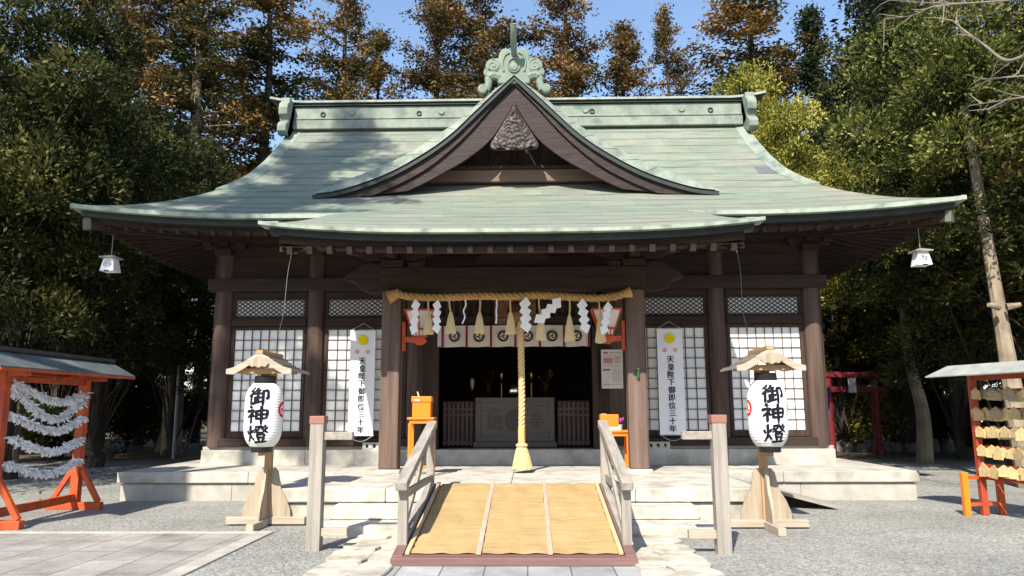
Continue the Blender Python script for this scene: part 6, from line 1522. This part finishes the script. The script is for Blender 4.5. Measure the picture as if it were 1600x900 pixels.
for i, (u, Y, s_, mt, lab) in enumerate(((60, 30, 1.0, dark_leaf, 'bushy dark evergreen under the tall ones at the far left'), (150, 33, 1.1, dark_leaf, 'bushy dark evergreen behind the left eave lantern'), (215, 30, 0.8, dark_leaf, 'bushy dark evergreen left of the steel pole'), (322, 42, 0.5, mid_leaf, 'bushy green evergreen in the gap beside the left corner pillar'), (-10, 26, 1.0, dark_leaf, 'bushy dark evergreen at the very left edge'),
                                         (1300, 34, 0.9, mid_leaf, 'bushy green evergreen beside the right corner pillar'), (1365, 33, 1.0, dark_leaf, 'bushy dark evergreen behind the torii gate'), (1430, 30, 1.1, mid_leaf, 'bushy green evergreen right of the torii gate, behind the knotted trunk'), (1620, 24, 1.1, mid_leaf, 'bushy green evergreen at the right edge, low down'))):
    plant(bu, used, u, Y, lab, sc=s_, rz=i * 1.7, mat=mt, group=GL if u < 800 else GR)
# bare winter trees
def make_bare(name, label, start, dirs, L, r0, seed, depth=4, mat=twig_m, parts=3):
    r = random.Random(seed); o = thing(name, label, 'tree', start); mb = MB()
    def grow(p, d, L_, rad, k):
        pts = [p]; q = p.copy(); dd = d.copy()
        for _ in range(4):
            dd = (dd + Vector((r.gauss(0, 0.16), r.gauss(0, 0.16), r.gauss(0.03, 0.12)))).normalized(); q = q + dd * L_ / 4; pts.append(q.copy())
        mb.tube(pts, [rad * (1 - 0.4 * i / 4) for i in range(5)], 6 if k > 2 else 4, cap=False)
        if k:
            for _ in range(parts if k < depth else parts):
                i = r.choice((2, 3, 4)); nd = (dd + Vector((r.gauss(0, 0.5), r.gauss(0, 0.5), r.gauss(0.05, 0.42)))).normalized(); grow(pts[i], nd, L_ * r.uniform(0.5, 0.75), rad * 0.52, k - 1)
    for d in dirs: grow(Vector((0, 0, 0)), Vector(d).normalized(), L, r0, depth)
    mb.build('branches', mat, o, fixn=False, smooth=True); return o
bt = make_bare('bare_tree', 'bare grey twigged tree among the evergreens at the upper right', (ux(1385, 27.5), 27.5, 0), [(0.05, 0, 1)], 5.6, 0.055, 81, 6, parts=3)
bt = make_bare('bare_tree', 'bare brownish twigged tree above the left slope of the roof', (ux(305, 26), 26, 0), [(0.0, 0, 1)], 5.2, 0.05, 82, 6, M('brown twigs', (0.12, 0.085, 0.075), 0.9), parts=3)
# a nearer bare tree beyond the right edge reaches its pale branches into the picture
nb_ = thing('bare_tree', 'pale bare branches reaching in from the right edge of the picture', 'tree', (9.6, 9.6, 0))
mb = MB(); mb.tube(catmull([(0, 0, -0.1), (-0.1, 0, 2.5), (0.1, 0.1, 5.5), (0, 0.1, 8)], 6), [0.2 - 0.006 * i for i in range(19)], 9); mb.build('trunk', bark_m, nb_, smooth=True)
mb = MB(); rr = random.Random(83)
def branch(pts, r0):
    P = catmull([Vector(at(u, v, Y)[0:1] + (Y,) + at(u, v, Y)[1:2]) - Vector((9.6, 9.6, 0)) for u, v, Y in pts], 6); mb.tube(P, [r0 * (1 - 0.75 * i / (len(P) - 1)) for i in range(len(P))], 7)
    for i in range(4, len(P), 2):
        d = (P[i] - P[i - 1]).normalized() + Vector((rr.gauss(0, 0.5), rr.gauss(0, 0.5), rr.gauss(0, 0.5))); L = rr.uniform(0.15, 0.5); e = P[i] + d.normalized() * L
        mb.tube([P[i], P[i].lerp(e, 0.5) + Vector((0, 0, rr.gauss(0, 0.04))), e], [0.010, 0.007, 0.003], 4, cap=False)
branch([(1690, 70, 9.6), (1612, 84, 9.8), (1572, 94, 10.0), (1540, 72, 10.2), (1510, 50, 10.5), (1488, 32, 10.6)], 0.030)
branch([(1700, -14, 9.6), (1600, -2, 9.8), (1510, 5, 10.0), (1440, 4, 10.3), (1390, 0, 10.5)], 0.019)
branch([(1510, 5, 10.0), (1460, 10, 10.1), (1425, 24, 10.3), (1382, 30, 10.6)], 0.012)
branch([(1700, 110, 9.6), (1610, 118, 9.9), (1575, 120, 10.2), (1540, 127, 10.4)], 0.018)
branch([(1700, 150, 9.6), (1605, 152, 9.9), (1560, 158, 10.1), (1520, 164, 10.4)], 0.018)
mb.build('branches', M('pale twig bark', (0.20, 0.17, 0.135), 0.9, var=0.3), nb_, smooth=True)
# trees of the wood beside the yard, left of the picture, that shade its left end
sh1 = make_cedar('cedar_tree', 'tall high crowned cedar beside the yard, left of the picture', 27, 15.5, 3.3, cedar_leaf, 19, gap=0.15, bark=bark2_m)
sh1.location = (-9.8, 1.2, 0)
names_b = ('far left', 'left', 'nearer left', 'middle left', 'middle', 'middle right', 'nearer right', 'right', 'far right')
for i, nm in enumerate(names_b):  # unseen trees added behind the camera to cut sky light under the eaves
    x = -34 + 8.5 * i; plant(br_[i % 3], used, 0, -19 - 3 * (i % 2), 'unseen evergreen added behind the camera to block sky light, %s of its row' % nm, sc=1.45, rz=i * 1.1, sz=1.2 + 0.1 * (i % 3), x=x, group='unseen trees added to block sky light')
# dead rusty sprays in the right hand wood
for i, (u, v, Y) in enumerate(((1545, 228, 16.0), (1585, 262, 15.6), (1425, 112, 19.5))):
    x, z = at(u, v, Y); C = [(rr.gauss(0, 0.22), rr.gauss(0, 0.16), rr.gauss(0, 0.11)) for _ in range(46)]
    host = [q for q in COL.objects if q.get('label', '').startswith(('big mid green tree', 'green tree cut off by the right', 'tall green tree filling'))][i]
    me = leaf_mesh('dead_spray', C, 9, 0.13, 0.15, 0.35, 90 + i); me.materials.append(rust_leaf); o = bpy.data.objects.new('dead_spray', me); COL.objects.link(o); o.location = (x, Y, z)
    bpy.context.view_layer.update(); o.parent = host; o.matrix_parent_inverse = host.matrix_world.inverted(); o['label'] = 'rusty spray of dead leaves'; o['kind'] = 'stuff'
# the wood beyond, one mass
C = []; rr = random.Random(95)
for k in range(420):
    x = rr.uniform(-75, 75); Y = rr.uniform(50, 62); h = rr.uniform(0.6, 10.5); R_ = rr.uniform(0.9, 1.7)
    if 19 < x < 34 and h < 5: continue
    if h > 2.5 and (-30 < x < -22.5 or 20 < x < 24): continue
    if h > 5 and rr.random() < 0.4: continue
    for _ in range(20): C.append((x + rr.gauss(0, R_ * 0.6), Y + rr.gauss(0, R_ * 0.5), gz(Y) + max(0.1, h + rr.gauss(0, R_ * 0.5))))
me = leaf_mesh('far_woodland', C, 8, 0.45, 0.55, 0.45, 96); me.materials.append(dark_leaf)
o = bpy.data.objects.new('far_woodland', me); COL.objects.link(o); tag(o, 'far dark wood behind the shrine', 'woodland', kind='stuff')
# fallen leaves and a stump on the left gravel
C = [(rr.uniform(-14, -7.6), rr.uniform(13.5, 23), 0.012) for _ in range(60)]
me = leaf_mesh('fallen_leaves', C, 3, 0.14, 0.09, 0.6, 97, flat=0.05, lift_=2.5); me.materials.append(rust_leaf)
o = bpy.data.objects.new('fallen_leaves', me); COL.objects.link(o); tag(o, 'brown leaves fallen on the gravel left of the platform', 'leaves', kind='stuff')
stp = thing('tree_stump', 'short brown tree stump at the edge of the wood on the left', 'stump', (ux(185, 23.5), 23.5, 0))
mb = MB(); mb.lathe([(0.36, -0.1), (0.27, 0.1), (0.25, 0.34), (0.22, 0.36)], (0, 0, 0), 14); mb.build('stump', M('stump bark', (0.17, 0.10, 0.055), 0.9, scale=6, bump=0.6, bscale=14), stp, smooth=True)
